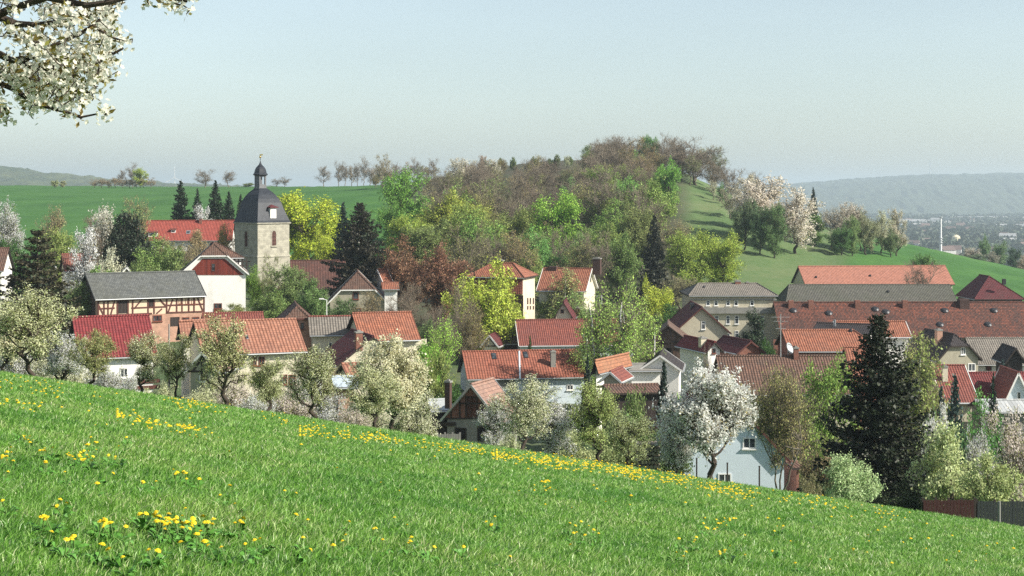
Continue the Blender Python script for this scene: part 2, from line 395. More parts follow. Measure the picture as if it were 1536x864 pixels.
# haze: one closed box of even air round everything, the sky outside it
hz = MB(); hz.box(-16500, 16500, -150, 15900, -330, 140)
vm = bpy.data.materials.new('haze_air'); vm.use_nodes = True
for nd in list(vm.node_tree.nodes):
    if nd.type == 'BSDF_PRINCIPLED': vm.node_tree.nodes.remove(nd)
pv = vm.node_tree.nodes.new('ShaderNodeVolumePrincipled')
pv.inputs['Color'].default_value = (.75, .90, 1.0, 1); pv.inputs['Density'].default_value = .00015; pv.inputs['Anisotropy'].default_value = .2
vm.node_tree.links.new(pv.outputs[0], vm.node_tree.nodes['Material Output'].inputs['Volume'])
tag(hz.build('haze', vm), kind='stuff', label=None)

# ---------------------------------------------------------------- building materials
ORANGE = dict(c1=(.32, .12, .07), c2=(.22, .08, .048), mort=(.10, .035, .025))
T_orange = m_tiles('orange_clay_tiles', **ORANGE, dirtamt=.6, dirt=(.17, .085, .06), lichen=(.36, .22, .13))
T_pink = m_tiles('salmon_clay_tiles', (.34, .155, .10), (.25, .11, .072), (.13, .045, .03), dirtamt=.55, dirt=(.2, .10, .075), lichen=(.36, .27, .2), row=.33, colw=.3)
T_red = m_tiles('red_clay_tiles', (.23, .07, .05), (.17, .05, .038), (.08, .022, .02), dirtamt=.55, dirt=(.13, .05, .045), lichen=(.26, .13, .1))
T_crim = m_tiles('crimson_roof_tiles', (.21, .035, .036), (.15, .027, .03), (.10, .014, .018), dirtamt=.3, dirt=(.16, .04, .035))
T_dred = m_tiles('maroon_roof_tiles', (.13, .025, .03), (.09, .018, .022), (.03, .01, .01), dirtamt=.3)
T_brown = m_tiles('weathered_brown_tiles', (.16, .085, .06), (.10, .055, .042), (.035, .022, .018), dirtamt=.6, lichen=(.22, .19, .14))
T_old = m_tiles('old_mottled_tiles', (.22, .068, .04), (.055, .028, .024), (.02, .012, .01), dirtamt=.9, dirt=(.05, .03, .026), lichen=(.30, .13, .07), row=.36, colw=.2, offset=.5)
T_grey = m_tiles('grey_slate_tiles', (.13, .135, .13), (.085, .09, .09), (.03, .03, .03), dirtamt=.5, dirt=(.08, .08, .06), lichen=(.2, .2, .14), row=.3, colw=.3, offset=.5, wave=False)
T_grey2 = m_tiles('grey_weathered_tiles', (.22, .195, .165), (.16, .14, .12), (.06, .05, .045), dirtamt=.5, dirt=(.1, .095, .08), row=.35, colw=.28)
T_slate = m_tiles('dark_church_slate', (.032, .036, .046), (.022, .026, .034), (.015, .016, .02), dirtamt=.5, dirt=(.055, .06, .072), row=.22, colw=.2, offset=.5, wave=False, rough=.5)
T_dark = m_tiles('dark_tar_roof', (.04, .032, .034), (.028, .022, .025), (.012, .01, .01), dirtamt=.4)
P_white = m_plain('white_render', (.78, .76, .72), var=.09, dirt=(.5, .48, .44))
P_bwhite = m_plain('shade_tinted_white_render', (.60, .68, .74), var=.06)  # white render with the blue tint of shade put into its colour
P_cream = m_plain('cream_render', (.62, .56, .43), var=.12, dirt=(.4, .34, .25))
P_yellow = m_plain('yellow_beige_render', (.50, .45, .34), var=.12, dirt=(.33, .28, .2))
P_beige = m_plain('beige_grey_render', (.36, .33, .25), var=.2, dirt=(.2, .18, .14))
P_grey = m_plain('grey_concrete', (.25, .24, .22), var=.25, dirt=(.12, .12, .11))
P_stone = m_brick('church_stone', (.40, .375, .30), (.31, .29, .235), (.26, .24, .19), w=.7, h=.34)
P_pinkb = m_brick('pink_brick', (.50, .27, .19), (.40, .21, .15), (.38, .28, .21))
P_redb = m_brick('red_brick', (.26, .09, .06), (.19, .065, .045), (.2, .14, .11))
P_dbrick = m_brick('dark_brick', (.09, .045, .035), (.065, .034, .03), (.06, .045, .04))
WD_red = m_boards('red_boards', (.16, .028, .018), .22)
WD_brown = m_boards('brown_boards', (.12, .075, .055), .2)
WD_greyh = m_boards('grey_horizontal_boards', (.22, .21, .2), .2, horiz=True)
WD_dark = m_boards('dark_boards', (.035, .025, .022), .2)
M_beam = m_plain('dark_red_timber', (.10, .035, .028), var=.3, scale=3)
M_beamd = m_plain('dark_timber', (.035, .025, .02), var=.3, scale=3)
M_wframe = m_plain('white_paint', (.78, .77, .74), var=.05, rough=.4, bump=0)
M_bframe = m_plain('brown_paint', (.16, .05, .03), var=.1, rough=.45, bump=0)
M_gutter = m_plain('zinc_gutter', (.42, .43, .43), var=.15, rough=.4, metal=.6, bump=0)
M_darkm = m_plain('dark_metal', (.04, .04, .045), var=.2, rough=.45, metal=.3, bump=0)
M_black = m_plain('painted_opening_shade', (.012, .01, .01), var=.1, rough=.9, bump=0)  # near-black colour painting the shade inside open doorways
M_gold = m_plain('gilded_metal', (.75, .55, .2), var=.05, rough=.3, metal=.9, bump=0)
M_steel = m_plain('galvanised_steel', (.5, .51, .52), var=.1, rough=.4, metal=.5, bump=0)
GLASS = m_glass()

class House:
    """P0 = left end of the ridge (world); th = ridge direction; Lr = ridge length; Wr = half depth to the eave edge; ze = eave height"""
    OG = .35; OE = .4; nn = 0
    def __init__(s, name, label, P0, th, Lr, Wr, ze, roof, wall, cat='house', group=None, hipL=(0, 0), hipR=(0, 0), base=None,
                 verge=None, gutter=True, ridge=None, og=None, oe=None, zeb=None, walls=None, th_=.16):
        s.th = th; s.c = math.cos(th); s.s = math.sin(th)
        og = s.OG if og is None else og; oe = s.OE if oe is None else oe
        s.L = Lr - 2 * og; s.zr = P0.z; s.Wr = Wr; s.Lr = Lr; s.oe = oe
        hl = hipL[0]; hr = hipR[0]
        s.full = Lr + hl + hr if False else Lr
        cx = P0.x + s.c * Lr / 2; cy = P0.y + s.s * Lr / 2
        s.W = 2 * (Wr - oe); slope = (s.zr - ze) / Wr; s.slope = slope
        s.ze = ze; zw_ = s.zr - slope * s.W / 2
        hx = s.L / 2 + 0; hy = s.W / 2
        cs = [(cx + s.c * a - s.s * b, cy + s.s * a + s.c * b) for a in (-hx, hx) for b in (-hy, hy)]
        zg = min(gz(*q) for q in cs) - .25 if base is None else base
        s.zg = zg; s.org = Vector((cx, cy, zg))
        s.root = empty(name, s.org, th, label, cat, group)
        s.zrl = s.zr - zg; s.zel = zw_ - zg; s.rl = ze - zg
        # hips: (inset, fraction down the slope)
        zr = s.zrl; H = zr - s.rl
        m = MB(); ft = th_ * .6
        def gable(xw, hip, sg):
            inset, fr = hip
            if fr > 0:
                zh = zr - (fr * H) * (max(inset - og, 0) / max(inset, .01)) - ft
                yh = (zr - zh) / slope
                if fr >= .999 or yh >= hy:
                    pts = [(xw, -hy, 0), (xw, hy, 0), (xw, hy, s.zel), (xw, -hy, s.zel)]
                    pts = [(xw, -hy, 0), (xw, hy, 0), (xw, hy, s.zel - ft), (xw, -hy, s.zel - ft)]
                else:
                    pts = [(xw, -hy, 0), (xw, hy, 0), (xw, hy, s.zel - ft), (xw, yh, zh), (xw, -yh, zh), (xw, -hy, s.zel - ft)]
            else:
                pts = [(xw, -hy, 0), (xw, hy, 0), (xw, hy, s.zel - ft), (xw, 0, zr - ft), (xw, -hy, s.zel - ft)]
            if sg < 0: pts = pts[::-1]
            m.poly(pts)
        gable(hx, hipR, 1); gable(-hx, hipL, -1)
        m.poly([(-hx, -hy, 0), (hx, -hy, 0), (hx, -hy, s.zel - ft), (-hx, -hy, s.zel - ft)])
        m.poly([(hx, hy, 0), (-hx, hy, 0), (-hx, hy, s.zel - ft), (hx, hy, s.zel - ft)])
        s.wall = m.build('wall', wall, s.root)
        s.hx = hx; s.hy = hy
        # roof
        A = Lr / 2
        rlx = -A + hl; rrx = A - hr
        def vp(x, fr, sg): return (x, sg * Wr * fr, zr - H * fr)
        r = MB()
        def uvp(p): # along ridge, down slope
            return (p[0] + 50, (zr - p[2]) * math.sqrt(1 + 1 / slope ** 2) if slope else 0)
        polys = []
        for sg in (-1, 1):
            pts = [(rlx, 0, zr), (rrx, 0, zr)]
            if hipR[1] > 0: pts.append(vp(A, hipR[1], sg))
            if hipR[1] < .999: pts.append(vp(A, 1, sg))
            if hipL[1] < .999: pts.append(vp(-A, 1, sg))
            if hipL[1] > 0: pts.append(vp(-A, hipL[1], sg))
            if sg < 0: pts = pts[::-1]
            polys.append((pts, [uvp(p) for p in pts]))
        for hip, x0, x1, sg in ((hipR, rrx, A, 1), (hipL, rlx, -A, -1)):
            if hip[1] > 0:
                pts = [(x0, 0, zr), vp(x1, hip[1], -1), vp(x1, hip[1], 1)]
                if sg < 0: pts = [pts[0], pts[2], pts[1]]
                polys.append((pts, [(p[1] + 50, (zr - p[2]) * 1.4) for p in pts]))
        from collections import Counter
        edges = Counter()
        rd = lambda p: (round(p[0], 4), round(p[1], 4), round(p[2], 4))
        for pts, uv in polys:
            n = len(pts)
            r.poly(pts, uv, 0); r.poly([(p[0], p[1], p[2] - th_) for p in pts[::-1]], uv[::-1], 1)
            for i in range(n): edges[frozenset((rd(pts[i]), rd(pts[(i + 1) % n])))] += 1
        for pts, uv in polys:
            n = len(pts)
            for i in range(n):
                a, b = pts[i], pts[(i + 1) % n]
                if edges[frozenset((rd(a), rd(b)))] == 1:
                    r.poly([(a[0], a[1], a[2] - th_), (b[0], b[1], b[2] - th_), b, a], m=1)
        vm_ = verge or M_beamd
        s.roof = r.build('roof', [roof, vm_], s.root)
        # ridge caps
        k = MB(); kz = zr + .01
        k.tube([(rlx, 0, kz), (rrx, 0, kz)], .13, 6)
        for hip, x0, x1 in ((hipR, rrx, A), (hipL, rlx, -A)):
            if hip[1] > 0:
                for sg in (-1, 1): k.tube([(x0, 0, kz), vp(x1, hip[1], sg)], .11, 5)
        k.build('ridge_tiles', ridge or roof, s.roof)
        # verge boards
        if verge:
            for hip, x1 in ((hipR, A), (hipL, -A)):
                if hip[1] < .999:
                    for sg in (-1, 1):
                        v = MB(); a = vp(x1, hip[1], sg); b = vp(x1, 1, sg); dx = .03 if x1 > 0 else -.03
                        v.bar((a[0] + dx, a[1], a[2] - .05), (b[0] + dx, b[1], b[2] - .05), .06, .17)
                        v.build('bargeboard', verge, s.roof)
        if gutter:
            for sg in (-1, 1):
                g = MB(); g.tube([(-A + .03, sg * (Wr + .07), s.rl - .1), (A - .03, sg * (Wr + .07), s.rl - .1)], .075, 6)
                g.build('gutter', M_gutter, s.roof)
    # camera ray on a face -> face coordinates (a, z)
    def face(s, f):
        if f == 'F': n = (0, -1); o = (0, -s.hy)
        elif f == 'B': n = (0, 1); o = (0, s.hy)
        elif f == 'L': n = (-1, 0); o = (-s.hx, 0)
        else: n = (1, 0); o = (s.hx, 0)
        return n, o
    def hit(s, f, px, py):
        n, o = s.face(f)
        nw = Vector((s.c * n[0] - s.s * n[1], s.s * n[0] + s.c * n[1], 0))
        ow = s.org + Vector((s.c * o[0] - s.s * o[1], s.s * o[0] + s.c * o[1], 0))
        d = Vector(((px - 768) / F, 1, -(py - HY) / F))
        t = ow.dot(nw) / d.dot(nw); p = d * t - s.org
        lx = s.c * p.x + s.s * p.y; ly = -s.s * p.x + s.c * p.y
        return (lx if f in 'FB' else ly), p.z
    def P(s, f, a, z, n):      # face coords to local
        n += s.nn
        if f == 'F': return (a, -s.hy - n, z)
        if f == 'B': return (a, s.hy + n, z)
        if f == 'L': return (-s.hx - n, a, z)
        return (s.hx + n, a, z)
    def fbox(s, mb, f, a0, a1, z0, z1, n0, n1, m=0):
        if a0 > a1: a0, a1 = a1, a0
        c = [s.P(f, a, z, n) for (a, n, z) in ((a0, n1, z0), (a1, n1, z0), (a1, n0, z0), (a0, n0, z0), (a0, n1, z1), (a1, n1, z1), (a1, n0, z1), (a0, n0, z1))]
        if f in 'LB': c = [c[1], c[0], c[3], c[2], c[5], c[4], c[7], c[6]]
        mb.hexa(c, m)
    def win(s, f, px0, py0, px1, py1, frame=None, mull=1, sill=True, name='window', trans=0, pane=None, n=0):
        a0, z1 = s.hit(f, px0, py0); a1, z0 = s.hit(f, px1, py1)
        if a0 > a1: a0, a1 = a1, a0
        s.nn = n; o = s.winm(f, a0, a1, z0, z1, frame, mull, sill, name, trans, pane); s.nn = 0; return o
    def winm(s, f, a0, a1, z0, z1, frame=None, mull=1, sill=True, name='window', trans=0, pane=None):
        w = min(.09, (a1 - a0) * .12); fr = frame or M_wframe
        m = MB()
        s.fbox(m, f, a0, a0 + w, z0, z1, -.05, .05); s.fbox(m, f, a1 - w, a1, z0, z1, -.05, .05)
        s.fbox(m, f, a0 + w, a1 - w, z1 - w, z1, -.05, .05); s.fbox(m, f, a0 + w, a1 - w, z0, z0 + w, -.05, .05)
        for k in range(mull):
            c = a0 + (a1 - a0) * (k + 1) / (mull + 1); s.fbox(m, f, c - .03, c + .03, z0 + w, z1 - w, -.05, .04)
        if trans: zt = z1 - (z1 - z0) * .32; s.fbox(m, f, a0 + w, a1 - w, zt - .03, zt + .03, -.05, .045)
        o = m.build(name, fr, s.root)
        p = MB(); s.fbox(p, f, a0 + w * .5, a1 - w * .5, z0 + w * .5, z1 - w * .5, -.04, .012); p.build('pane', pane or GLASS, o)
        if sill:
            q = MB(); s.fbox(q, f, a0 - .08, a1 + .08, z0 - .09, z0 - .002, -.03, .13); q.build('sill', fr, o)
        return o
    def door(s, f, px0, py0, px1, py1, mat=None, frame=None, name='door'):
        a0, z1 = s.hit(f, px0, py0); a1, z0 = s.hit(f, px1, py1)
        if a0 > a1: a0, a1 = a1, a0
        z0 = max(z0, .02)
        m = MB(); s.fbox(m, f, a0, a1, z0, z1, -.04, .03); o = m.build(name, mat or WD_dark, s.root)
        q = MB(); w = .1
        s.fbox(q, f, a0 - w, a0, z0, z1 + w, -.04, .06); s.fbox(q, f, a1, a1 + w, z0, z1 + w, -.04, .06); s.fbox(q, f, a0, a1, z1, z1 + w, -.04, .06)
        q.build('door_frame', frame or M_beamd, o)
        return o
    def beams(s, f, segs, w=.16, mat=None, name='timber_frame'):
        m = MB()
        for k, (x0, y0, x1, y1) in enumerate(segs):
            a = s.hit(f, x0, y0); b = s.hit(f, x1, y1)
            n = .035 + .004 * (k % 4)
            m.bar(s.P(f, a[0], a[1], n - .05), s.P(f, b[0], b[1], n - .05), w, .1 if False else w, up=s.P0n(f))
        return m.build(name, mat or M_beam, s.root)
    def P0n(s, f):
        n, _ = s.face(f); return (n[0], n[1], 0)
    def panel(s, f, pts, mat, name, n=.02, dep=.03):
        loc = [s.hit(f, x, y) for x, y in pts]; m = MB()
        fr = [s.P(f, a, z, n) for a, z in loc]; bk = [s.P(f, a, z, n - dep) for a, z in loc]
        m.poly(fr); k = len(fr)
        for i in range(k): m.poly([fr[i], bk[i], bk[(i + 1) % k], fr[(i + 1) % k]])
        return m.build(name, mat, s.root)
    # roof features
    def rhit(s, px, py, side=-1):
        d = Vector(((px - 768) / F, 1, -(py - HY) / F)); 
        dl = Vector((s.c * d.x + s.s * d.y, -s.s * d.x + s.c * d.y, d.z)); o = -s.org
        ol = Vector((s.c * o.x + s.s * o.y, -s.s * o.x + s.c * o.y, o.z))
        # plane z = zr + side*-1*slope*y ...  z = zr - slope*|y|
        k = -s.slope * side      # z = zr + k*y
        t = (s.zrl + k * ol.y - ol.z) / (dl.z - k * dl.y)
        return ol + dl * t
    def chimney(s, px, pyb, pyt, w=.6, mat=None, side=-1, y=None, label=None, cap=True):
        p = s.rhit(px, pyb, side)
        if y is not None:
            p = Vector((p.x, y, s.zrl - s.slope * abs(y)))
        wy = s.org.y + s.s * p.x + s.c * p.y
        top = zw(pyt, wy) - s.zg
        m = MB(); h = w / 2; b = p.z - s.slope * h - .1
        m.box(p.x - h, p.x + h, p.y - h, p.y + h, b, top - .14)
        o = m.build('chimney', mat or P_redb, s.roof)
        if cap:
            q = MB(); q.box(p.x - h - .05, p.x + h + .05, p.y - h - .05, p.y + h + .05, top - .139, top); q.box(p.x - h * .5, p.x + h * .5, p.y - h * .5, p.y + h * .5, top + .001, top + .12)
            q.build('chimney_cap', P_grey, o)
        if label: o['label'] = label
        return o
    def skylight(s, px0, py0, px1, py1, side=-1, round_=False):
        a = s.rhit(px0, py0, side); b = s.rhit(px1, py1, side)
        nrm = Vector((0, side * s.slope, 1)).normalized()
        q = [Vector(p) for p in ((a.x, a.y, 0), (b.x, a.y, 0), (b.x, b.y, 0), (a.x, b.y, 0))]
        for v in q: v.z = s.zrl - s.slope * abs(v.y)
        cen = sum(q, Vector()) / 4
        def slab(sc_, n0, n1):
            c = [cen + (v - cen) * sc_ for v in q]; return [v + nrm * n0 for v in c] + [v + nrm * n1 for v in c]
        m = MB(); m.hexa(slab(1.0, -.02, .07)); o = m.build('skylight', M_steel if not round_ else M_darkm, s.roof)
        g = MB(); g.hexa(slab(.78, .0, .078)); g.build('pane', GLASS, o)
        return o
    def vent(s, px, py, r=.28, side=-1):
        p = s.rhit(px, py, side); m = MB(); n = Vector((0, side * s.slope, 1)).normalized()
        u = Vector((1, 0, 0)); v = n.cross(u)
        ring = lambda rad, h: [p + n * h + (u * math.cos(t) + v * math.sin(t)) * rad for t in [i * math.pi / 5 for i in range(10)]]
        m.rings([ring(r, -.05), ring(r, .12), ring(r * .55, .28)]); m.build('roof_vent', M_darkm, s.roof)

def E(name, label, px0, px1, pyr, pye, Y, W, rot, roof, wall, **k):
    """eaves towards the camera; pyr = ridge row at the left end, pye = eave row below it"""
    th = R(rot); P0 = at(px0, pyr, Y); c, s_ = math.cos(th), math.sin(th)
    u1 = (px1 - 768) / F; L = (u1 * P0.y - P0.x) / (c - u1 * s_)
    ze = zw(pye, P0.y - W / 2 * c)
    return House(name, label, P0, th, L, W / 2, ze, roof, wall, **k)
def G(name, label, px, py, pxe, pye, Y, L, rot, roof, wall, side=1, **k):
    """gable towards the camera; apex (px,py), eave end (pxe,pye) on the right (side 1) or left (-1)"""
    th = R(rot); P0 = at(px, py, Y); c, s_ = math.cos(th), math.sin(th)
    u = (pxe - 768) / F
    # eave point = P0 + side*W*(s,-c)
    Wr = (u * P0.y - P0.x) / (side * (s_ + u * c))
    ze = zw(pye, P0.y - side * Wr * c)
    return House(name, label, P0, th, L, Wr, ze, roof, wall, **k)

# ---------------------------------------------------------------- the church
def church():
    Y = 255.0; s_ = Y / F; cx = xw(386.5, Y)
    root_g = gz(cx, Y + 3) - .3
    org = Vector((cx, Y + 4.5, root_g))
    root = empty('church', org, 0, 'village church with square stone tower, dark slate bell roof and lantern spire', 'church')
    def Z(py): return zw(py, Y) - root_g
    def ring(D, z, dx=0, n=4, rot=-90):
        return [(dx + D * math.cos(R(rot + 360 / n * i)), D * math.sin(R(rot + 360 / n * i)), z) for i in range(n)]
    D = 41.6 * s_
    t = MB(); t.rings([ring(D + .1, 0), ring(D + .1, Z(384))]); t.rings([ring(D, Z(384) + .002), ring(D, Z(334))])
    tower = t.build('tower', P_stone, root)
    m = MB(); m.rings([ring(D + .22, Z(386.5)), ring(D + .22, Z(384.5)), ring(D + .05, Z(383.6))]); m.build('string_course', P_stone, tower)
    m = MB(); m.rings([ring(D + .25, Z(336)), ring(D + .3, Z(334.2))]); m.build('cornice', P_stone, tower)
    prof = [(334.3, 43.8), (331, 42), (323, 38), (314, 34), (304, 30.5), (298, 27), (292, 22), (288, 17.5), (284.5, 12.5), (282, 9.5)]
    r = MB(); rl = [ring(d * s_, Z(p), -.22 * (334 - p) / 52) for p, d in prof]
    # each face separately with slate uv
    for i in range(len(rl) - 1):
        for j in range(4):
            k = (j + 1) % 4; a, b, c, d = rl[i][j], rl[i][k], rl[i + 1][k], rl[i + 1][j]
            w0 = (Vector(a) - Vector(b)).length; w1 = (Vector(c) - Vector(d)).length; v0 = i * 1.1; v1 = v0 + 1.1
            r.poly([a, b, c, d], [(-w0 / 2, v0), (w0 / 2, v0), (w1 / 2, v1), (-w1 / 2, v1)])
    r.poly(rl[0][::-1]); r.poly(rl[-1])
    roof = r.build('bell_roof', T_slate, root)
    lx = -.28
    def lring(Dp, py, n=4): return ring(Dp * s_, Z(py), lx, n)
    m = MB(); m.rings([lring(10.3, 284), lring(10.3, 281.5)]); 
    cr = lring(8.6, 281.4); ct = lring(8.6, 262)
    for i in range(4):
        b = Vector(cr[i]); tp = Vector(ct[i]); c0 = Vector((lx, 0, b.z)); c1 = Vector((lx, 0, tp.z))
        b = c0 + (b - c0) * .86; tp = c1 + (tp - c1) * .86
        m.bar(b, tp, .24, .24, up=(1, 1, 0))
    # boarded faces: left-front closed, right-front half open
    a, b = Vector(cr[0]), Vector(cr[3]); h = Vector((0, 0, ct[0][2] - cr[0][2]))
    m.hexa([a * 1, b, b + Vector((.1, .1, 0)), a + Vector((.1, .1, 0)), a + h, b + h, b + h + Vector((.1, .1, 0)), a + h + Vector((.1, .1, 0))])
    a, b = Vector(cr[0]), Vector(cr[1]); up1 = Vector((0, 0, .3)); dz = Vector((0, 0, h.z - .35))
    for off, hh in ((Vector((0, 0, 0)), Vector((0, 0, .55))), (Vector((0, 0, h.z - .3)), Vector((0, 0, .3)))):
        a1 = a + off; b1 = b + off; q = Vector((-.1, .1, 0)); m.hexa([a1, b1, b1 + q, a1 + q, a1 + hh, b1 + hh, b1 + hh + q, a1 + hh + q])
    lan = m.build('lantern', m_plain('lantern_boards', (.16, .16, .17), var=.2), root)
    m = MB(); cp = [(263, 9.5), (262, 11.2), (260.5, 11.2), (259, 9.6), (256, 9), (253, 8), (250, 6.2), (247.5, 3.8), (246, 2.2), (243, 1.1), (241, .6)]
    m.rings([lring(d, p, 8) for p, d in cp]); m.build('onion_cap', T_slate, lan)
    m = MB(); tx = lx - .02; m.tube([(tx, 0, Z(242)), (tx, 0, Z(231.5))], .05, 6)
    m.build('spire_rod', M_darkm, lan)
    m = MB(); c = Vector((tx, 0, Z(234.5))); rr = .2
    m.rings([[tuple(c + Vector((rr * math.sin(a) * math.cos(b), rr * math.sin(a) * math.sin(b), -rr * math.cos(a)))) for b in [i * math.pi / 4 for i in range(8)]] for a in (.2, .8, 1.57, 2.3, 2.94)])
    m.bar(c + Vector((-.1, 0, .32)), c + Vector((.42, 0, .38)), .03, .22)
    m.build('weather_vane', M_gold, lan)
    # arched belfry windows: on the two front faces
    for sg, p0, p1, pc in ((1, 346.5, 369, 407.7), (-1, 347, 370.5, 366)):
        ux = Vector((math.cos(R(45)), sg * 0 + math.sin(R(45)), 0)) if sg > 0 else Vector((-math.cos(R(45)), math.sin(R(45)), 0))
        nrm = Vector((math.cos(R(-45)), math.sin(R(-45)), 0)) if sg > 0 else Vector((-math.cos(R(-45)), math.sin(R(-45)), 0))
        corner = Vector((0, -D, 0)); along = abs(pc - 386.5) * s_ / math.cos(R(45))
        c = corner + ux * along; hw = .42; z0 = Z(p1); z1 = Z(p0); zs = z1 - hw * 1.3
        def arch(hw, z0, zs, z1, n):
            pts = [(-hw, z0), (hw, z0), (hw, zs)] + [(hw * math.cos(t), zs + (z1 - zs) * math.sin(t)) for t in (.5, 1.0)] + [(0, z1)] + [(hw * math.cos(t), zs + (z1 - zs) * math.sin(t)) for t in (2.14, 2.64)] + [(-hw, zs)]
            return [c + ux * a + Vector((0, 0, z)) + nrm * n for a, z in pts]
        m = MB(); o_, i_ = arch(hw + .16, z0 - .1, zs, z1 + .16, .05), arch(hw, z0, zs, z1, .05)
        for k in range(len(o_)):
            q = (k + 1) % len(o_); pl = [o_[k], o_[q], i_[q], i_[k]]
            m.poly(pl if sg > 0 else pl[::-1])
            pl = [o_[k] - nrm * .06, o_[q] - nrm * .06, o_[q], o_[k]]; m.poly(pl if sg > 0 else pl[::-1])
        w = m.build('belfry_window', P_stone, tower)
        m = MB(); pl = arch(hw, z0, zs, z1, .02); m.poly(pl if sg > 0 else pl[::-1])
        m.bar(c + Vector((0, 0, z0)) + nrm * .04, c + Vector((0, 0, z1)) + nrm * .04, .1, .06, up=nrm)
        m.build('louvre', m_boards('belfry_louvre', (.10, .045, .035), .15, horiz=True), w)
        m = MB(); m.bar(c - ux * .62 + Vector((0, 0, z0 - .16)) + nrm * .08, c + ux * .62 + Vector((0, 0, z0 - .16)) + nrm * .08, .18, .12); m.build('sill', P_stone, w)
    # dormer on the right-hand slope
    nrm = Vector((math.cos(R(-45)), math.sin(R(-45)), 0)); ux = Vector((math.cos(R(45)), math.sin(R(45)), 0))
    c = Vector((0, -D, 0)) + ux * (21 * s_ / math.cos(R(45))) - nrm * .12; hw = .58
    z0, z1 = Z(331.5), Z(312)
    m = MB(); q = [c - ux * hw, c + ux * hw, c + ux * hw - nrm * 2.2, c - ux * hw - nrm * 2.2]
    m.hexa([p + Vector((0, 0, z0)) for p in q] + [p + Vector((0, 0, z1)) for p in q])
    d = m.build('dormer', P_white, roof)
    m = MB(); q = [c - ux * .3 + nrm * .03, c + ux * .3 + nrm * .03, c + ux * .3 - nrm * .1, c - ux * .3 - nrm * .1]
    m.hexa([p + Vector((0, 0, z0 + .5)) for p in q] + [p + Vector((0, 0, z1 - .25)) for p in q]); m.build('window', M_wframe, d)
    m = MB(); e = .85
    b = [c - ux * e + nrm * .3, c + ux * e + nrm * .3, c + ux * e - nrm * 2.6, c - ux * e - nrm * 2.6]; lo = [p + Vector((0, 0, z1)) for p in b]
    hi = [p + Vector((0, 0, z1 + .12)) for p in b]; m.hexa(lo + hi)
    t0 = c - nrm * .5 + Vector((0, 0, Z(307))); t1 = c - nrm * 2.6 + Vector((0, 0, Z(307)))
    m.poly([hi[0], hi[1], t0]); m.poly([hi[1], hi[2], t1, t0]); m.poly([hi[3], hi[0], t0, t1])
    m.build('dormer_roof', T_dred, d)
    # nave behind and to the right
    return root, root_g
ch_root, ch_g = church()
def on(root, h):        # take a nave house's pieces over as parts of the church
    for ch in list(h.root.children):
        mw = Matrix.Translation(h.root.location) @ Matrix.Rotation(h.th, 4, 'Z')
        ch.parent = root; ch.matrix_basis = Matrix.Translation(-Vector(root.location)) @ mw
        if ch.name.startswith('wall'): ch.name = 'nave_wall'
        if ch.name.startswith('roof'): ch.name = 'nave_roof'
    bpy.data.objects.remove(h.root)
T_nave = m_tiles('nave_tiles', (.13, .055, .042), (.09, .04, .032), (.03, .016, .014), dirtamt=.6, dirt=(.05, .035, .03))
h = E('church', 'x', 405, 540, 391, 434, 262, 9.5, 6, T_nave, P_beige, cat='church', gutter=False)
h.vent(497, 402, .2)
on(ch_root, h)

# ---------------------------------------------------------------- houses, left side
h = E('farmhouse', 'long low farmhouse with bright red roof behind the church tower', 208, 352, 331, 361, 282, 8, 4, T_crim2 if False else m_tiles('bright_red_tiles', (.33, .075, .055), (.27, .055, .042), (.12, .03, .02), dirtamt=.3, dirt=(.2, .06, .05)), P_white)
h.skylight(280, 346, 285, 351)
def dormer(h, px, py0, py1, w, mat, wall):
    p = h.rhit(px, py1); wy = h.org.y + h.s * p.x + h.c * p.y; zt = zw(py0, wy) - h.zg; hw = w / 2
    m = MB(); d = (zt - p.z) / h.slope + .1
    m.hexa([(p.x - hw, p.y, p.z - .2), (p.x + hw, p.y, p.z - .2), (p.x + hw, p.y + d, p.z - .2), (p.x - hw, p.y + d, p.z - .2),
            (p.x - hw, p.y, zt - .3), (p.x + hw, p.y, zt - .3), (p.x + hw, p.y + d, zt - .3), (p.x - hw, p.y + d, zt - .3)])
    o = m.build('dormer', wall, h.roof)
    m = MB(); m.hexa([(p.x - hw - .15, p.y - .2, zt - .35), (p.x + hw + .15, p.y - .2, zt - .35), (p.x + hw + .15, p.y + d + .6, zt - .05), (p.x - hw - .15, p.y + d + .6, zt - .05),
                      (p.x - hw - .15, p.y - .2, zt - .2), (p.x + hw + .15, p.y - .2, zt - .2), (p.x + hw + .15, p.y + d + .6, zt + .1), (p.x - hw - .15, p.y + d + .6, zt + .1)])
    m.build('dormer_roof', mat, o)
    m = MB(); m.box(p.x - hw * .7, p.x + hw * .7, p.y - .03, p.y + .1, p.z + .15, zt - .5); m.build('window', GLASS, o)
dormer(h, 229, 346, 355, 1.6, T_red, P_white); dormer(h, 260, 342, 349, .8, T_red, P_white)
h.chimney(301, 334, 327, .5, P_redb)

h = E('cottage', 'house with brown-red roof and white wall at the left edge of the village', -60, 14, 372, 407, 232, 8, 6, T_brown, P_white)
h = E('cottage', 'small house with brown-red tiled roof and pale gable just right of the tall spruce', 92, 136, 381, 407, 232, 6.5, 22, m_tiles('brown_red_tiles', (.24, .085, .055), (.17, .06, .045), (.05, .02, .02), dirtamt=.5), P_cream)
h.win('L', 80, 398, 84, 404)
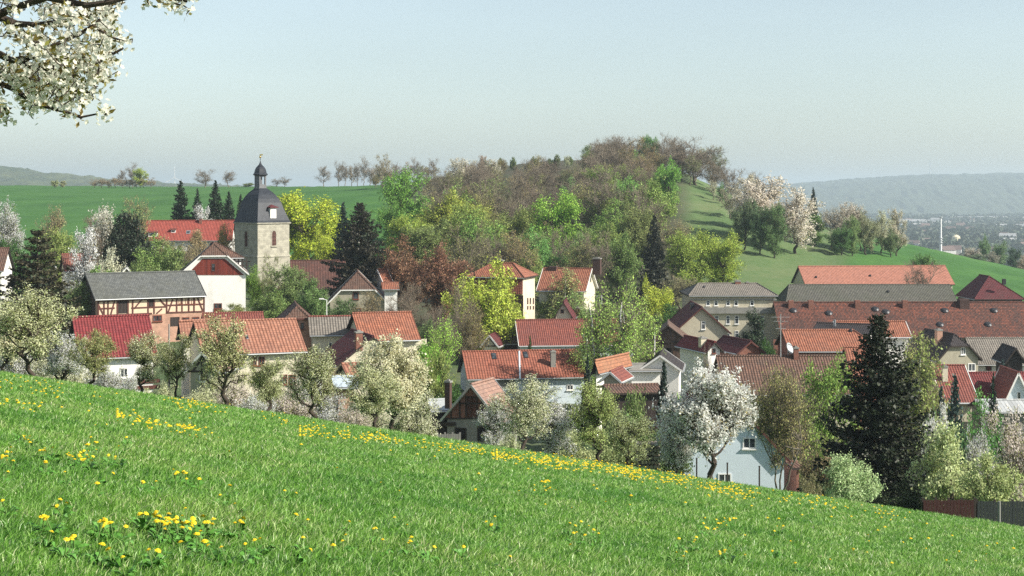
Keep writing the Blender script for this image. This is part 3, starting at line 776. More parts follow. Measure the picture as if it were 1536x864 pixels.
# red gabled white house: rotated so that the gable faces the camera
h = G('gable_house', 'tall white house with red boarded gable left of the church tower', 321, 366, 373, 411, 214, 9, 101, T_brown, P_white, hipL=(1.2, .38), verge=M_wframe)
pts = [(278, 409), (302, 385), (338, 385), (369, 413.5), (278, 413.5)]
h.panel('L', [(280, 412.5), (304, 388), (337, 388), (366, 412.5)], WD_red, 'gable_boards', .05, .08)
h.win('L', 317, 395, 323, 407, frame=M_bframe, mull=0, sill=False, n=.06)
h.win('L', 321, 455, 333, 463, frame=M_bframe, mull=1, sill=False); h.door('L', 321.5, 464, 332.5, 471, mat=WD_red, frame=M_bframe)
h = E('timbered_house', 'brown roofed half-timbered house wedged between white gable house and church tower', 316, 357, 364, 387, 222, 8, 22, T_brown, P_white, hipR=(3, 1))
h.beams('F', [(350, 392, 372, 392), (350, 398, 372, 398), (352, 387, 352, 405), (358, 387, 358, 405), (364, 387, 364, 405), (370, 387, 370, 405)], .14, M_beamd)
h.beams('R', [(372, 392, 376, 392)], .14, M_beamd)

# long half-timbered barn
h = E('timbered_barn', 'long half-timbered barn with grey slate roof and dark brick gable end', 128, 292, 411, 449, 190, 8.6, 30, T_grey, P_pinkb, cat='barn', verge=M_darkm)
# cream infill panels across the upper storey, then frame
h.panel('F', [(147, 451), (307, 443.5), (307, 468.5), (147, 474)], m_plain('peach_plaster', (.66, .50, .36), var=.12, dirt=(.4, .3, .22)), 'plaster_panels', .02, .04)
sg = [(147, 452, 307, 445), (147, 473.5, 228, 470), (250, 469, 307, 467), (147, 463, 172, 462), (197, 462, 250, 460), (250, 458, 307, 456)]
for x in (147.5, 156, 162, 176, 192, 199, 222, 231, 250, 265, 273, 283, 291, 306): sg.append((x, 452 - (x - 147) * .045, x, 473 - (x - 147) * .03))
sg += [(172, 451, 166, 472), (148, 458, 155, 472), (212, 450, 201, 463), (239, 449, 249, 459), (259, 449, 252, 469), (296, 446, 304, 466), (243, 463, 235, 470)]
h.beams('F', sg, .17)
h.panel('L', [(114, 465), (121, 434), (128.5, 417), (143, 452), (143, 500), (114, 500)], P_dbrick, 'brick_gable', .03, .06)
h.door('F', 177, 451, 190, 470); h.door('F', 222, 449, 231, 461, name='hatch')
for x in (268, 278, 287): h.win('F', x, 448.5, x + 6, 456, frame=M_bframe)
h.win('F', 229, 473, 243, 482, frame=M_bframe, mull=2); h.win('F', 273, 476, 284, 480, frame=M_bframe, mull=1); h.win('F', 288, 475.5, 299, 479.5, frame=M_bframe, mull=1)
h.door('F', 257, 477, 268, 489)
def pole(name, label, px, pyt, pyb, Y, r, mat, cat, lamp=None, extra=None):
    x = xw(px, Y); g = gz(x, Y) if pyb is None else zw(pyb, Y)
    root = empty(name, (x, Y, g), 0, label, cat); H = zw(pyt, Y) - g
    m = MB(); m.tube([(0, 0, 0), (0, 0, H * .5), (0, 0, H)], [r * 1.3, r, r * .75], 8); m.build('pole', mat, root)
    if lamp:
        m = MB(); m.tube([(0, 0, H), (-.4, 0, H + .1)], .035, 6); m.build('arm', mat, root)
        m = MB(); m.rings([[(-.35 - .55 * t, .14 * a, H + .08 + b) for a, b in ((-1, 0), (1, 0), (.8, .12), (-.8, .12))] for t in (0, .9)]); m.build('lamp_head', mat, root)
    if extra: extra(root, H)
    return root
pole('vent_pipe', 'thin pale pipe standing against the left end of the half-timbered barn', 153, 438, 500, 188.5, .06, M_steel, 'pipe')
G('small_gable_house', 'tiny dark gable with white verges peeping over the slate barn ridge', 190, 401, 197, 409, 212, 4, 104, T_grey, P_beige, verge=M_wframe)

# crimson roof house
h = E('crimson_roofed_house', 'white house with bright crimson tiled roof below the half-timbered barn', 108, 224, 476, 538, 142, 9.5, 22, T_crim, P_white)
h.beams('F', [(165, 574, 240, 571), (165, 583, 240, 580)], .3, M_beam, name='red_stripe'); h.win('F', 180, 552, 192, 566); h.win('F', 210, 551, 222, 565)
# big orange roof with cream wall
h = E('cream_farmhouse', 'cream farmhouse with large orange pantiled roof in front of the brick gable', 290, 444, 483, 533, 142, 8.4, 22, T_pink, P_cream)
h.skylight(368, 503, 373, 509)
for a in ((377, 535, 385, 548), (388, 535, 397, 548), (421, 562, 431, 577), (433, 562, 443, 577)): h.win('F', *a, frame=M_bframe, mull=1, trans=1)
h.win('F', 340, 562, 350, 576, frame=M_bframe)
h = G('small_brick_outhouse', 'narrow outhouse with red-brown tiles beside the cream farmhouse gable', 268, 482, 264, 508, 147, 5, 40, T_pink, P_white, side=-1, cat='outbuilding')
h = G('timbered_shed', 'small grey half-timbered gable half hidden by fruit trees', 303, 528, 276, 558, 124, 5, 78, T_brown, P_beige, side=-1, cat='shed', verge=M_wframe)
h.beams('L', [(279, 557, 330, 557), (303, 532, 303, 600), (303, 534, 318, 556), (303, 538, 290, 556)], .14, M_beamd); h.win('L', 299, 562, 309, 572, mull=0)
# roofs behind
h = E('low_outbuilding', 'low orange-red roof strip between white gable house and cream farmhouse', 303, 395, 470, 482, 172, 4.5, 14, T_red, P_pinkb, cat='outbuilding')
h = G('brick_gable_house', 'pink brick gabled house with half-hipped brown roof behind the cream farmhouse', 447, 461, 494, 502, 164, 9, 100, T_brown, P_pinkb, hipL=(1.3, .4), verge=M_beam)
h.win('L', 451, 484, 456, 494, frame=M_bframe, mull=0)
h = E('grey_roofed_house', 'cream house with weathered grey roof between brick gable and orange roof', 462, 531, 475, 503, 164, 6.5, 10, T_grey2, P_cream, ridge=T_red)
h.win('F', 509, 512, 520, 526, mull=0, trans=1); h.win('F', 493, 514, 498, 527, mull=0)
h = E('orange_roofed_house', 'cream walled house with clean bright orange roof behind white blossom tree', 528, 617, 470, 512, 160, 8, 18, T_orange, P_cream)
h.panel('F', [(590, 512), (640, 508), (640, 516), (590, 519)], P_cream, 'plaster_band', .01, .02)
h = G('dark_roofed_annex', 'dark maroon roofed annex with brick chimney leaning against the orange roofed house', 560, 505, 505, 549, 143, 8, 110, T_dred, P_cream, side=-1, cat='outbuilding')
h.chimney(538, 520, 497, .6, P_redb, side=1)
h = E('blue_roofed_shed', 'small brick shed with pale blue metal roof among the blossom', 497, 534, 566, 581, 112, 4, 12, m_plain('pale_blue_sheet', (.45, .52, .58), var=.1, rough=.5), P_pinkb, cat='shed')
h = E('pink_roof_lean_to', 'salmon tiled lean-to roof above the pale blue shed', 512, 545, 546, 566, 125, 4, 20, T_pink, P_cream, cat='shed')
# behind middle
h = G('hipped_cottage', 'beige cottage with dark half-hipped roof and white curved verges below the nave', 537, 409, 583, 455, 226, 9, 96, T_brown, P_beige, hipL=(1.7, .55), verge=M_wframe)
h.win('L', 529, 438, 538, 449, frame=M_bframe, mull=0); h.chimney(522, 416, 404, .9, P_redb, side=1)
h.win('L', 534, 462, 542, 468, frame=M_bframe, mull=0)
h = E('orange_roofed_cottage', 'small white cottage with bright orange roof beside the tall spruce', 566, 581, 404, 433, 236, 7, 26, T_orange, P_white, verge=M_wframe)
h.win('R', 590, 436, 594, 444)
h = E('white_annex', 'low white annex with orange lean-to roof below the orange roofed cottage', 572, 598, 424, 434, 228, 5, 8, T_orange, P_white, cat='outbuilding')

# barn tower by the willow
h = E('tower_barn', 'tall cream building with two-tier hipped orange roof behind the willow', 712, 797, 394, 415, 214, 6.6, -17, T_orange, P_cream, hipR=(2.6, 1), hipL=(2.6, 1))
# second tier of tiles on the front
def tier(h, z0, z1, out, mat):
    m = MB(); a = h.hx; y = -h.hy
    m.hexa([(-a, y - out, z0), (a, y - out, z0), (a, y + .1, z0), (-a, y + .1, z0), (-a, y - .1, z1), (a, y - .1, z1), (a, y + .1, z1), (-a, y + .1, z1)])
    m.build('lower_roof', mat, h.root)
_, zt = h.hit('F', 780, 441); tier(h, zt, h.zel - .3, .55, T_red)
h.panel('F', [(700, 443), (785, 443), (785, 500), (700, 500)], P_dbrick, 'brick_wall', .02, .03)
for x in (790.5, 794.5, 799): h.win('R', x, 447, x + 1.6, 456, frame=M_bframe, mull=0, sill=False); h.win('R', x, 459, x + 1.6, 464, frame=M_bframe, mull=0, sill=False)
h.chimney(750, 396, 390, .8, P_dbrick, y=0)
h = E('gabled_farmhouse', 'orange roofed farmhouse with tall dark chimney behind green trees', 815, 888, 402, 436, 228, 9, -14, T_orange, P_cream, verge=M_wframe)
h.chimney(892, 412, 387, 1.1, P_dbrick, y=.6); h.chimney(829, 404, 398, 1.2, P_dbrick, y=0, cap=False)
h.win('F', 895, 443, 903, 455); h.win('F', 822, 445, 830, 456)
h = G('cream_gable_house', 'small cream gable with tiny square window behind the long red barn roof', 845, 453, 829, 479, 207, 7, 84, T_dred, P_cream, side=-1)
h.win('L', 841, 464, 846, 470, frame=M_bframe, mull=0, sill=False); h.chimney(866, 474, 461, .6, P_redb, side=-1)

# red barns in the middle
h = E('red_roofed_barn', 'long red tiled barn with white wall standing behind the birches', 773, 946, 480, 519, 200, 8.5, 6, T_red, P_bwhite, cat='barn', verge=M_wframe)
h.skylight(874, 502, 883, 509); h.chimney(888, 491, 486, .25, M_steel, cap=False)
h.win('F', 893, 527, 901, 537); h.win('F', 930, 527, 938, 537)
h = E('brown_roofed_barn', 'brown tiled barn with dark wall left of the long red barn', 728, 776, 488, 516, 203, 7, 12, T_brown, P_dbrick, cat='barn')
h = G('timbered_gable_house', 'brown roofed timber gable under the bare tree, the farther of two small gables', 727, 489, 713, 508, 204, 6, 78, T_brown, P_beige, side=-1, verge=M_beamd)
h = G('timbered_cottage', 'small half-timbered gable with dark roof just behind the front red barn', 734, 503, 720, 520, 196, 5, 78, T_dred, P_cream, side=-1, verge=M_wframe)
h.beams('L', [(722, 519, 750, 519), (734, 506, 728, 518), (734, 506, 743, 518)], .14, M_beamd)
h = E('front_red_barn', 'front red tiled barn with pale joint down its roof and slanted grey vent', 693, 871, 527.5, 569, 176, 8, 10, T_orange if False else m_tiles('red_orange_pantiles', (.28, .095, .06), (.21, .07, .046), (.09, .025, .02), dirtamt=.4, dirt=(.24, .1, .06), row=.42, colw=.3), P_bwhite, cat='barn')
h.skylight(736.5, 530, 745.5, 539, round_=True); h.skylight(784, 528, 793, 537, round_=True)
p0 = h.rhit(779, 526.5); p1 = h.rhit(780, 569)
m = MB(); m.bar(p0 + Vector((0, 0, .04)), p1 + Vector((0, 0, .04)), .16, .06); m.build('joint_strip', P_bwhite, h.roof)
h.chimney(829.5, 548, 526.5, .55, P_grey); h.door('F', 745, 571, 770, 582, mat=P_grey)
h.win('F', 712, 574, 722, 582); h.win('F', 850, 577, 860, 585)

# brick and timber shed at the meadow's edge
h = G('brick_shed', 'brick and timber shed with dark doorway at the foot of the meadow', 706, 577, 661, 630, 124, 4.6, 68, T_pink2 if False else m_tiles('pinkish_grey_tiles', (.34, .2, .15), (.26, .15, .12), (.1, .06, .05), dirtamt=.5, dirt=(.2, .15, .12)), P_grey, side=-1, cat='shed', verge=M_steel)
h.panel('L', [(664, 627), (706, 582), (741, 618), (741, 627)], P_redb, 'brick_gable', .03, .05)
h.door('L', 700, 596, 715, 627, mat=M_black)  # no door leaf: dark sheet painting the shade in the doorway
h.beams('L', [(664, 628, 742, 627), (664, 627, 706, 581), (706, 581, 741, 617), (690, 600, 690, 627), (677, 613, 677, 627), (723, 598, 723, 627), (732, 607, 732, 627), (690, 605, 724, 605)], .13, M_beamd)
h.door('L', 684, 643, 698, 662, mat=M_black); h.door('L', 718, 641, 734, 663, mat=M_black); h.beams('L', [(662, 636, 684, 636)], .3, M_beamd, name='lintel')  # both lower openings are dark sheets standing in for the shade inside
h.chimney(672.5, 606, 571, .42, P_dbrick, side=1)
h = E('tin_lean_to', 'dark lean-to with grey sheet roof left of the brick shed', 641, 676, 600, 616, 127, 4.4, 10, m_plain('grey_sheet', (.42, .44, .44), var=.12, rough=.5), WD_dark, cat='shed')

# cluster behind the birches
h = G('white_cottage', 'white cottage with weathered orange roof behind the front birches', 892, 541, 886, 560, 150, 8, 62, m_tiles('weathered_orange_tiles', (.40, .17, .09), (.3, .13, .08), (.1, .05, .03), dirtamt=.6, dirt=(.25, .15, .09)), P_white, side=-1)
h = G('porch', 'little yellow porch with orange-red roof in front of the white cottage', 915, 558, 898, 572, 140, 4.5, 72, T_red, P_yellow, side=-1, cat='outbuilding', verge=M_wframe)
h = E('open_carport', 'long low open shed with brown felt roof behind the blossom trees', 905, 987, 578, 590, 136, 5, 10, T_brown, WD_dark, cat='shed', verge=M_beamd, gutter=False)  # closed dark walls stand in for the shade under the open roof
h = G('white_gable_house', 'white gabled house between birches and spruce sapling', 990, 533, 1024, 557, 156, 7, 82, T_dark, P_white, verge=M_wframe)
h = E('white_garden_wall_house', 'pale white walled building low behind the birch trunks', 938, 990, 546, 556, 158, 5, 4, P_grey, P_white, cat='outbuilding')

# big beige building
h = E('school_building', 'large two-storey beige building with grey hipped roof', 1026, 1157, 425, 443.5, 238, 11, 1, T_grey2, P_yellow, cat='building', hipL=(2.2, 1), hipR=(2.2, 1), gutter=True)
m = MB(); h.fbox(m, 'F', -h.hx + .4, h.hx + .12, *sorted((h.hit('F', 1100, 470)[1], h.hit('F', 1100, 461)[1])), -.05, .5); h.fbox(m, 'F', -h.hx - .2, h.hx + .2, *sorted((h.hit('F', 1100, 450.5)[1], h.hit('F', 1100, 448.5)[1])), -.05, .2); m.build('cornice', P_grey, h.root)
for x in (1059, 1071, 1089, 1101, 1125): h.win('F', x, 450.6, x + 6, 458.5, mull=0, trans=1)
for x in (1072, 1089, 1102, 1126, 1140): h.win('F', x, 473.5, x + 6, 486, mull=0, trans=1)
for x in (1072, 1089, 1102, 1126, 1140): h.win('F', x, 496, x + 6, 508, mull=0, trans=1)
h.chimney(1108, 428, 421, .8, P_redb, y=0); h.chimney(1122, 427, 423, .4, P_redb, y=0); h.vent(1056, 431, .2)
# gables in front of it
h = G('yellow_gable_house', 'yellow-beige gabled house with maroon roof in front of the large beige building', 1053, 461, 1097, 500, 196, 11, 91, T_dred, P_yellow, verge=M_beam)
h.win('L', 1052, 482, 1058, 494, mull=0, trans=1); h.chimney(1038, 462, 453, .5, M_darkm, side=1, cap=False)
h = G('timber_barn', 'dark weathered timber barn with open ground floor left of the yellow gable house', 1002, 488, 1036, 514, 186, 8, 84, WD_brown, WD_brown, cat='barn')
h.beams('L', [(985, 512, 1034, 513), (985, 520, 1034, 521), (1008, 512, 1008, 560)], .25, M_beamd); h.door('L', 990, 522, 1006, 540, mat=M_black)  # the door here is a black sheet for the shade of the opening
h = G('small_white_house', 'little white gabled house with red roof and one dark window below the yellow gable', 1073, 513, 1087, 528, 168, 8, 108, T_crim, P_white)
h.win('L', 1068, 523, 1073, 530, frame=M_bframe, mull=0); h.chimney(1054, 516, 506, .7, P_cream, side=1)
h = G('red_brick_gable', 'low red brick gable with maroon roof between little white house and round pine', 1127, 512, 1148, 529, 173, 7, 108, T_dred, P_redb, verge=M_beam)
# brown roof in front
h = E('brown_roofed_house', 'large weathered brown roof with satellite dish in front of the long barn', 1074, 1268, 534, 592, 152, 10, 1, T_brown, P_cream)
h.chimney(1194, 538, 521, .45, P_redb, y=-.3)
def dish(h, px, py, r, mastpx, masttop):
    p = h.rhit(px, py + 8); wy = h.org.y + h.s * p.x + h.c * p.y
    x = xw(px, wy) ; loc = Vector((x, wy, zw(py, wy)))
    root = empty('satellite_dish', h.org + Matrix.Rotation(h.th, 3, 'Z') @ p, 0, 'pale grey satellite dish on a short pole on the brown roof', 'satellite dish')
    base = Vector(root.location); c = loc - base
    m = MB(); m.tube([(0, 0, -.1), (0, 0, c.z)], .05, 6); m.build('mast', M_steel, root)
    n = Vector((.75, -.55, .35)).normalized(); u = n.cross(Vector((0, 0, 1))).normalized(); v = n.cross(u)
    m = MB(); m.rings([[c + n * (.04 + d) + (u * math.cos(t) + v * math.sin(t)) * rr for t in [i * math.pi / 8 for i in range(16)]] for rr, d in ((.05, 0), (r * .6, .07), (r, .2), (r * 1.02, .16), (r * .6, .03), (.05, -.04))]); m.build('reflector', m_plain('dish_paint', (.5, .52, .53), var=.1, rough=.4), root)
    m = MB(); m.tube([c - v * r, c + n * .7], .025, 5); m.tube([c + n * .6, c + n * .8], .06, 6); m.build('receiver_arm', M_darkm, root)
dish(h, 1182, 523, .55, 0, 0)
def ant(root, H):
    for k, (z, w) in enumerate(((H - .3, .9), (H - .7, .7), (H - 1.4, .5))):
        m = MB(); m.bar((-w, 0, z), (w, 0, z), .03, .03); m.bar((-w * .6, -.3, z), (-w * .6, .3, z), .02, .02); m.bar((w * .6, -.3, z), (w * .6, .3, z), .02, .02); m.build('antenna_arm', M_steel, root)
pole('antenna_mast', 'thin tall antenna mast rising in front of the long old barn', 1171, 471, 542, 152, .04, M_steel, 'antenna', extra=ant)
h = E('orange_tiled_barn', 'orange tiled barn with dark left gable in front of the long old barn', 1172, 1296, 495, 527, 172, 8.5, 1, T_orange, P_redb, cat='barn', hipR=(1.2, .5))
h.panel('L', [(1163, 520), (1163, 560), (1172, 560), (1172, 498)], WD_dark, 'dark_gable', .02, .03) if False else None
h.vent(1276, 497, .2)
h = E('orange_tiled_annex', 'orange pantiled annex roof half hidden by the great spruce', 1266, 1310, 521, 580, 160, 9, 1, T_orange, P_redb, cat='outbuilding')
h = E('slim_orange_roof', 'narrow orange roof with white end verge in front of the long old barn', 1250, 1358, 482, 506, 196, 6, 1, T_orange, P_white, verge=M_wframe, cat='outbuilding')
h = G('dark_roofed_cottage', 'dark roofed cottage with white gable just behind the great spruce top', 1312, 487, 1328, 503, 190, 7, 158, T_dark, P_white)
h.chimney(1252, 489, 478, .25, M_steel, side=1, cap=False)
# long old barn
h = E('long_old_barn', 'very long old barn with mottled dark red roof and stub chimneys', 1160, 1600, 453.5, 507, 232, 13, 1, T_old, P_beige, cat='barn', gutter=False)
for x in (1186, 1216, 1286, 1357): h.chimney(x, 460, 449, .75, P_redb, side=-1, cap=False)
h.chimney(1445, 458, 447, 1.4, P_dbrick, side=-1, cap=False)
for x, y in ((1190, 466), (1243, 470), (1313, 464), (1329, 468), (1417, 466), (1410, 487), (1491, 466), (1482, 487)): h.vent(x, y, .55)
h.panel('F', [(1160, 509), (1174, 509), (1174, 530), (1160, 530)], P_redb, 'brick_pier', .04, .05)
h = E('grey_roofed_hall', 'wide hall with dark grey roof between the orange hall and long old barn', 1172, 1425, 427, 453, 262, 9.5, 0, T_grey3 if False else m_tiles('mossy_grey_tiles', (.12, .115, .095), (.085, .08, .07), (.03, .03, .026), dirtamt=.6, dirt=(.07, .075, .05)), P_beige, cat='hall', hipL=(1.3, 1))
h.vent(1332, 438, .25)
h = E('orange_roofed_hall', 'long hall with smooth salmon-orange roof at the foot of the hill meadow', 1197, 1418, 399.5, 428, 276, 9, 6, m_tiles('smooth_salmon_tiles', (.36, .155, .11), (.32, .135, .095), (.24, .1, .07), dirtamt=.2, dirt=(.4, .16, .1), row=.3, colw=.25), P_cream, cat='hall', gutter=False)
h.vent(1224, 416, .22); h.vent(1305, 414, .22)
h = G('dark_hipped_house', 'house with steep dark maroon roof at the right edge of the village', 1500, 417, 1462, 449, 252, 10, 92, T_dred, P_dbrick, side=-1, hipL=(5, 1)) 
h.chimney(1506, 424, 417, .5, M_darkm, side=-1, cap=False)
# right side
h = G('beige_gable_house', 'beige house with half-hipped gable and white framed windows on the right', 1440, 503, 1474, 540, 188, 9, 102, T_dark, P_beige, hipL=(1.4, .42), verge=M_beamd)
h.win('L', 1441, 521, 1448, 532, mull=1); h.win('L', 1452, 545, 1463, 557, mull=1); h.chimney(1408, 512, 494, .7, P_pinkb, side=1)
h = E('grey_roofed_barn', 'grey roofed white walled barn behind the beige half-hipped house', 1448, 1600, 507, 547, 202, 9, 1, T_grey2, P_white, cat='barn')
h.door('F', 1480, 549, 1486, 556, mat=WD_red)
h = G('dark_shed', 'dark steep roofed shed cut off by the right edge', 1524, 523, 1508, 545, 190, 6, 88, T_dark, WD_dark, side=-1, cat='shed', verge=M_beamd)
h = E('red_roofed_cottage', 'red tiled cottage with white right verge and pale chimney', 1395, 1447, 548, 604, 158, 10, 0, T_red, P_cream, verge=M_wframe)
h.chimney(1417, 570, 549, .5, P_cream)
h = E('deep_red_roofed_house', 'deep red tiled house behind the small spruces at the right edge', 1449, 1560, 559, 604, 168, 9, 1, T_red2 if False else m_tiles('deep_red_tiles', (.17, .032, .032), (.13, .026, .026), (.05, .012, .012), dirtamt=.3), P_white)
h = G('white_gable_annex', 'white gable with tiny window at the right edge of the photo', 1528, 559, 1508, 602, 160, 6, 90, T_red, P_bwhite, side=-1, verge=M_wframe)
h.win('L', 1526, 588, 1531, 599, mull=0)
h = E('slatted_shed', 'low shed with pale grey corrugated roof at the right edge', 1462, 1600, 600, 618, 150, 5, 0, m_boards('grey_corrugated', (.42, .43, .43), .35), WD_greyh, cat='shed')

# white gabled house in the foreground right, bluish shade put into its wall colour
h = G('shade_tinted_house', 'large pale blue gabled house behind the white cherry tree', 1078, 578, 1186, 693, 108, 8, 89, T_red, P_bwhite, verge=M_beam)
h.win('L', 1114, 656, 1134, 673, mull=1); h.win('L', 1077, 710, 1097, 724, mull=1); h.win('L', 1030, 656, 1050, 673, mull=1)
h = G('garden_hut', 'small garden hut with orange roof at the left of the bluish white house', 1001, 676, 1014, 690, 92, 2.5, 78, T_orange, P_bwhite, cat='hut', verge=M_wframe)
h = E('brick_outhouse', 'low brick outhouse with red roof right of the bluish white house', 1178, 1196, 693, 702, 112, 3.4, 10, T_brown, P_redb, cat='outbuilding', gutter=False)

# masts
pole('street_lamp', 'white street lamp rising behind the grey roofed house', 490, 450, None, 180, .06, M_wframe, 'street lamp', lamp=True)
pole('wooden_post', 'slender grey utility pole beside the crimson roofed house', 253.5, 486, None, 150, .09, P_grey, 'pole')
def tiers(root, H):
    for z in (.45, .5, .55, 1.0):
        m = MB(); m.tube([(0, 0, H * z - .6), (0, 0, H * z)], 1.6, 10); m.build('platform', M_steel, root)
pole('transmission_tower', 'tall slim white mast standing in the valley on the right', 1411, 325, 395, 1150, .9, m_plain('mast_white', (.7, .7, .7), var=.05), 'mast', extra=tiers)
pole('radio_mast', 'faint radio mast on the far blue ridge', 1395, 240, 264, 7350, 2.0, M_steel, 'mast')
def rotor(root, H):
    for a in (90, 210, 330):
        m = MB(); d = Vector((math.cos(R(a)), 0, math.sin(R(a)))); m.bar(Vector((0, -3, H)), Vector((0, -3, H)) + d * 36, 2.4, .8, up=(0, 1, 0)); m.build('rotor_blade', M_wframe, root)
pole('wind_turbine', 'tiny far wind turbine over the left field ridge', 262, 266, 281, 5200, 1.5, M_wframe, 'wind turbine', extra=rotor)

# ---------------------------------------------------------------- meadow grass, dandelions
def px_ground(px, py):       # where the ray through this pixel meets the meadow plane
    u = (px - 768) / F; v = (py - HY) / F
    Y = .89 / max(v - .149 - .152 * u, .89 / 62); return u * Y, Y
def make_grass():
    rng = np.random.default_rng(11)
    g = NG('grass_blades'); geo = g.n('ShaderNodeNewGeometry'); tc = g.n('ShaderNodeTexCoord').outputs['Object']
    c = g.ramp(geo.outputs['Random Per Island'], [(0, (.05, .12, .012)), (.3, (.13, .30, .035)), (.65, (.23, .44, .075)), (.9, (.40, .56, .20)), (1, (.62, .62, .38))])
    n = g.noise(tc, .35, 5, .7); c = g.mix(.8, c, g.mix(1., c, g.ramp(n, [(.34, (.42, .66, .45)), (.5, (.95, 1, .9)), (.64, (1.4, 1.15, 1.35))]), 'MULTIPLY'))
    g.l(c, g.b.inputs['Base Color']); g.b.inputs['Roughness'].default_value = .38; g.b.inputs['Specular IOR Level'].default_value = .45
    tr = g.n('ShaderNodeBsdfTranslucent'); g.l(c, tr.inputs['Color']); ms = g.n('ShaderNodeMixShader'); ms.inputs[0].default_value = .4
    g.l(g.b.outputs[0], ms.inputs[1]); g.l(tr.outputs[0], ms.inputs[2]); g.l(ms.outputs[0], g.out.inputs['Surface'])
    N = 900000
    Y = 3.5 * np.exp(rng.random(N) ** .92 * math.log(72 / 3.5)); u = rng.uniform(-.42, .42, N); X = u * (Y + 2.5)
    # clumps
    cl = np.sin(X * 2.1 + np.sin(Y * 1.7) * 2) * np.sin(Y * 2.6 + np.cos(X * 1.3) * 2)
    cl2 = np.sin(X * .55 + 1.3 * np.sin(Y * .31)) * np.sin(Y * .47 + np.cos(X * .4) * 2)
    lush = .85 + .3 * cl + .4 * np.clip(cl2 * 2 - .9, 0, 1) + rng.normal(0, .14, N)
    Z = hgt(X, Y)
    H = (.038 + .0010 * Y) * np.clip(lush, .3, 1.5) * rng.uniform(.6, 1.35, N)
    Wd = (.0008 + .00021 * Y) * rng.uniform(.7, 1.4, N)
    a = rng.uniform(0, 2 * np.pi, N); lean = rng.uniform(.1, 1.5, N) ** 1.2 * H; b = rng.uniform(0, 2 * np.pi, N) 
    dx, dy = np.cos(a) * Wd, np.sin(a) * Wd; lx, ly = np.cos(b) * lean + .015, np.sin(b) * lean
    V = np.empty((N, 5, 3), np.float32)
    V[:, 0] = np.stack([X - dx, Y - dy, Z - .01], -1); V[:, 1] = np.stack([X + dx, Y + dy, Z - .01], -1)
    V[:, 2] = np.stack([X + dx * .8 + lx * .35, Y + dy * .8 + ly * .35, Z + H * .6], -1); V[:, 3] = np.stack([X - dx * .8 + lx * .35, Y - dy * .8 + ly * .35, Z + H * .6], -1)
    V[:, 4] = np.stack([X + lx, Y + ly, Z + H], -1)
    base = np.arange(N)[:, None] * 5
    me = bpy.data.meshes.new('meadow_grass'); me.vertices.add(N * 5); me.vertices.foreach_set('co', V.ravel())
    idx = (base + np.array([0, 1, 2, 3, 3, 2, 4])).astype(np.int32); me.loops.add(idx.size); me.loops.foreach_set('vertex_index', idx.ravel())
    me.polygons.add(2 * N); st = (np.arange(N)[:, None] * 7 + np.array([0, 4])).astype(np.int32); me.polygons.foreach_set('loop_start', st.ravel())
    me.update(calc_edges=True); me.materials.append(g.mat)
    tag(link('meadow_grass', me), 'fresh green spring grass covering the sloping meadow', 'grass', kind='stuff')
make_grass()

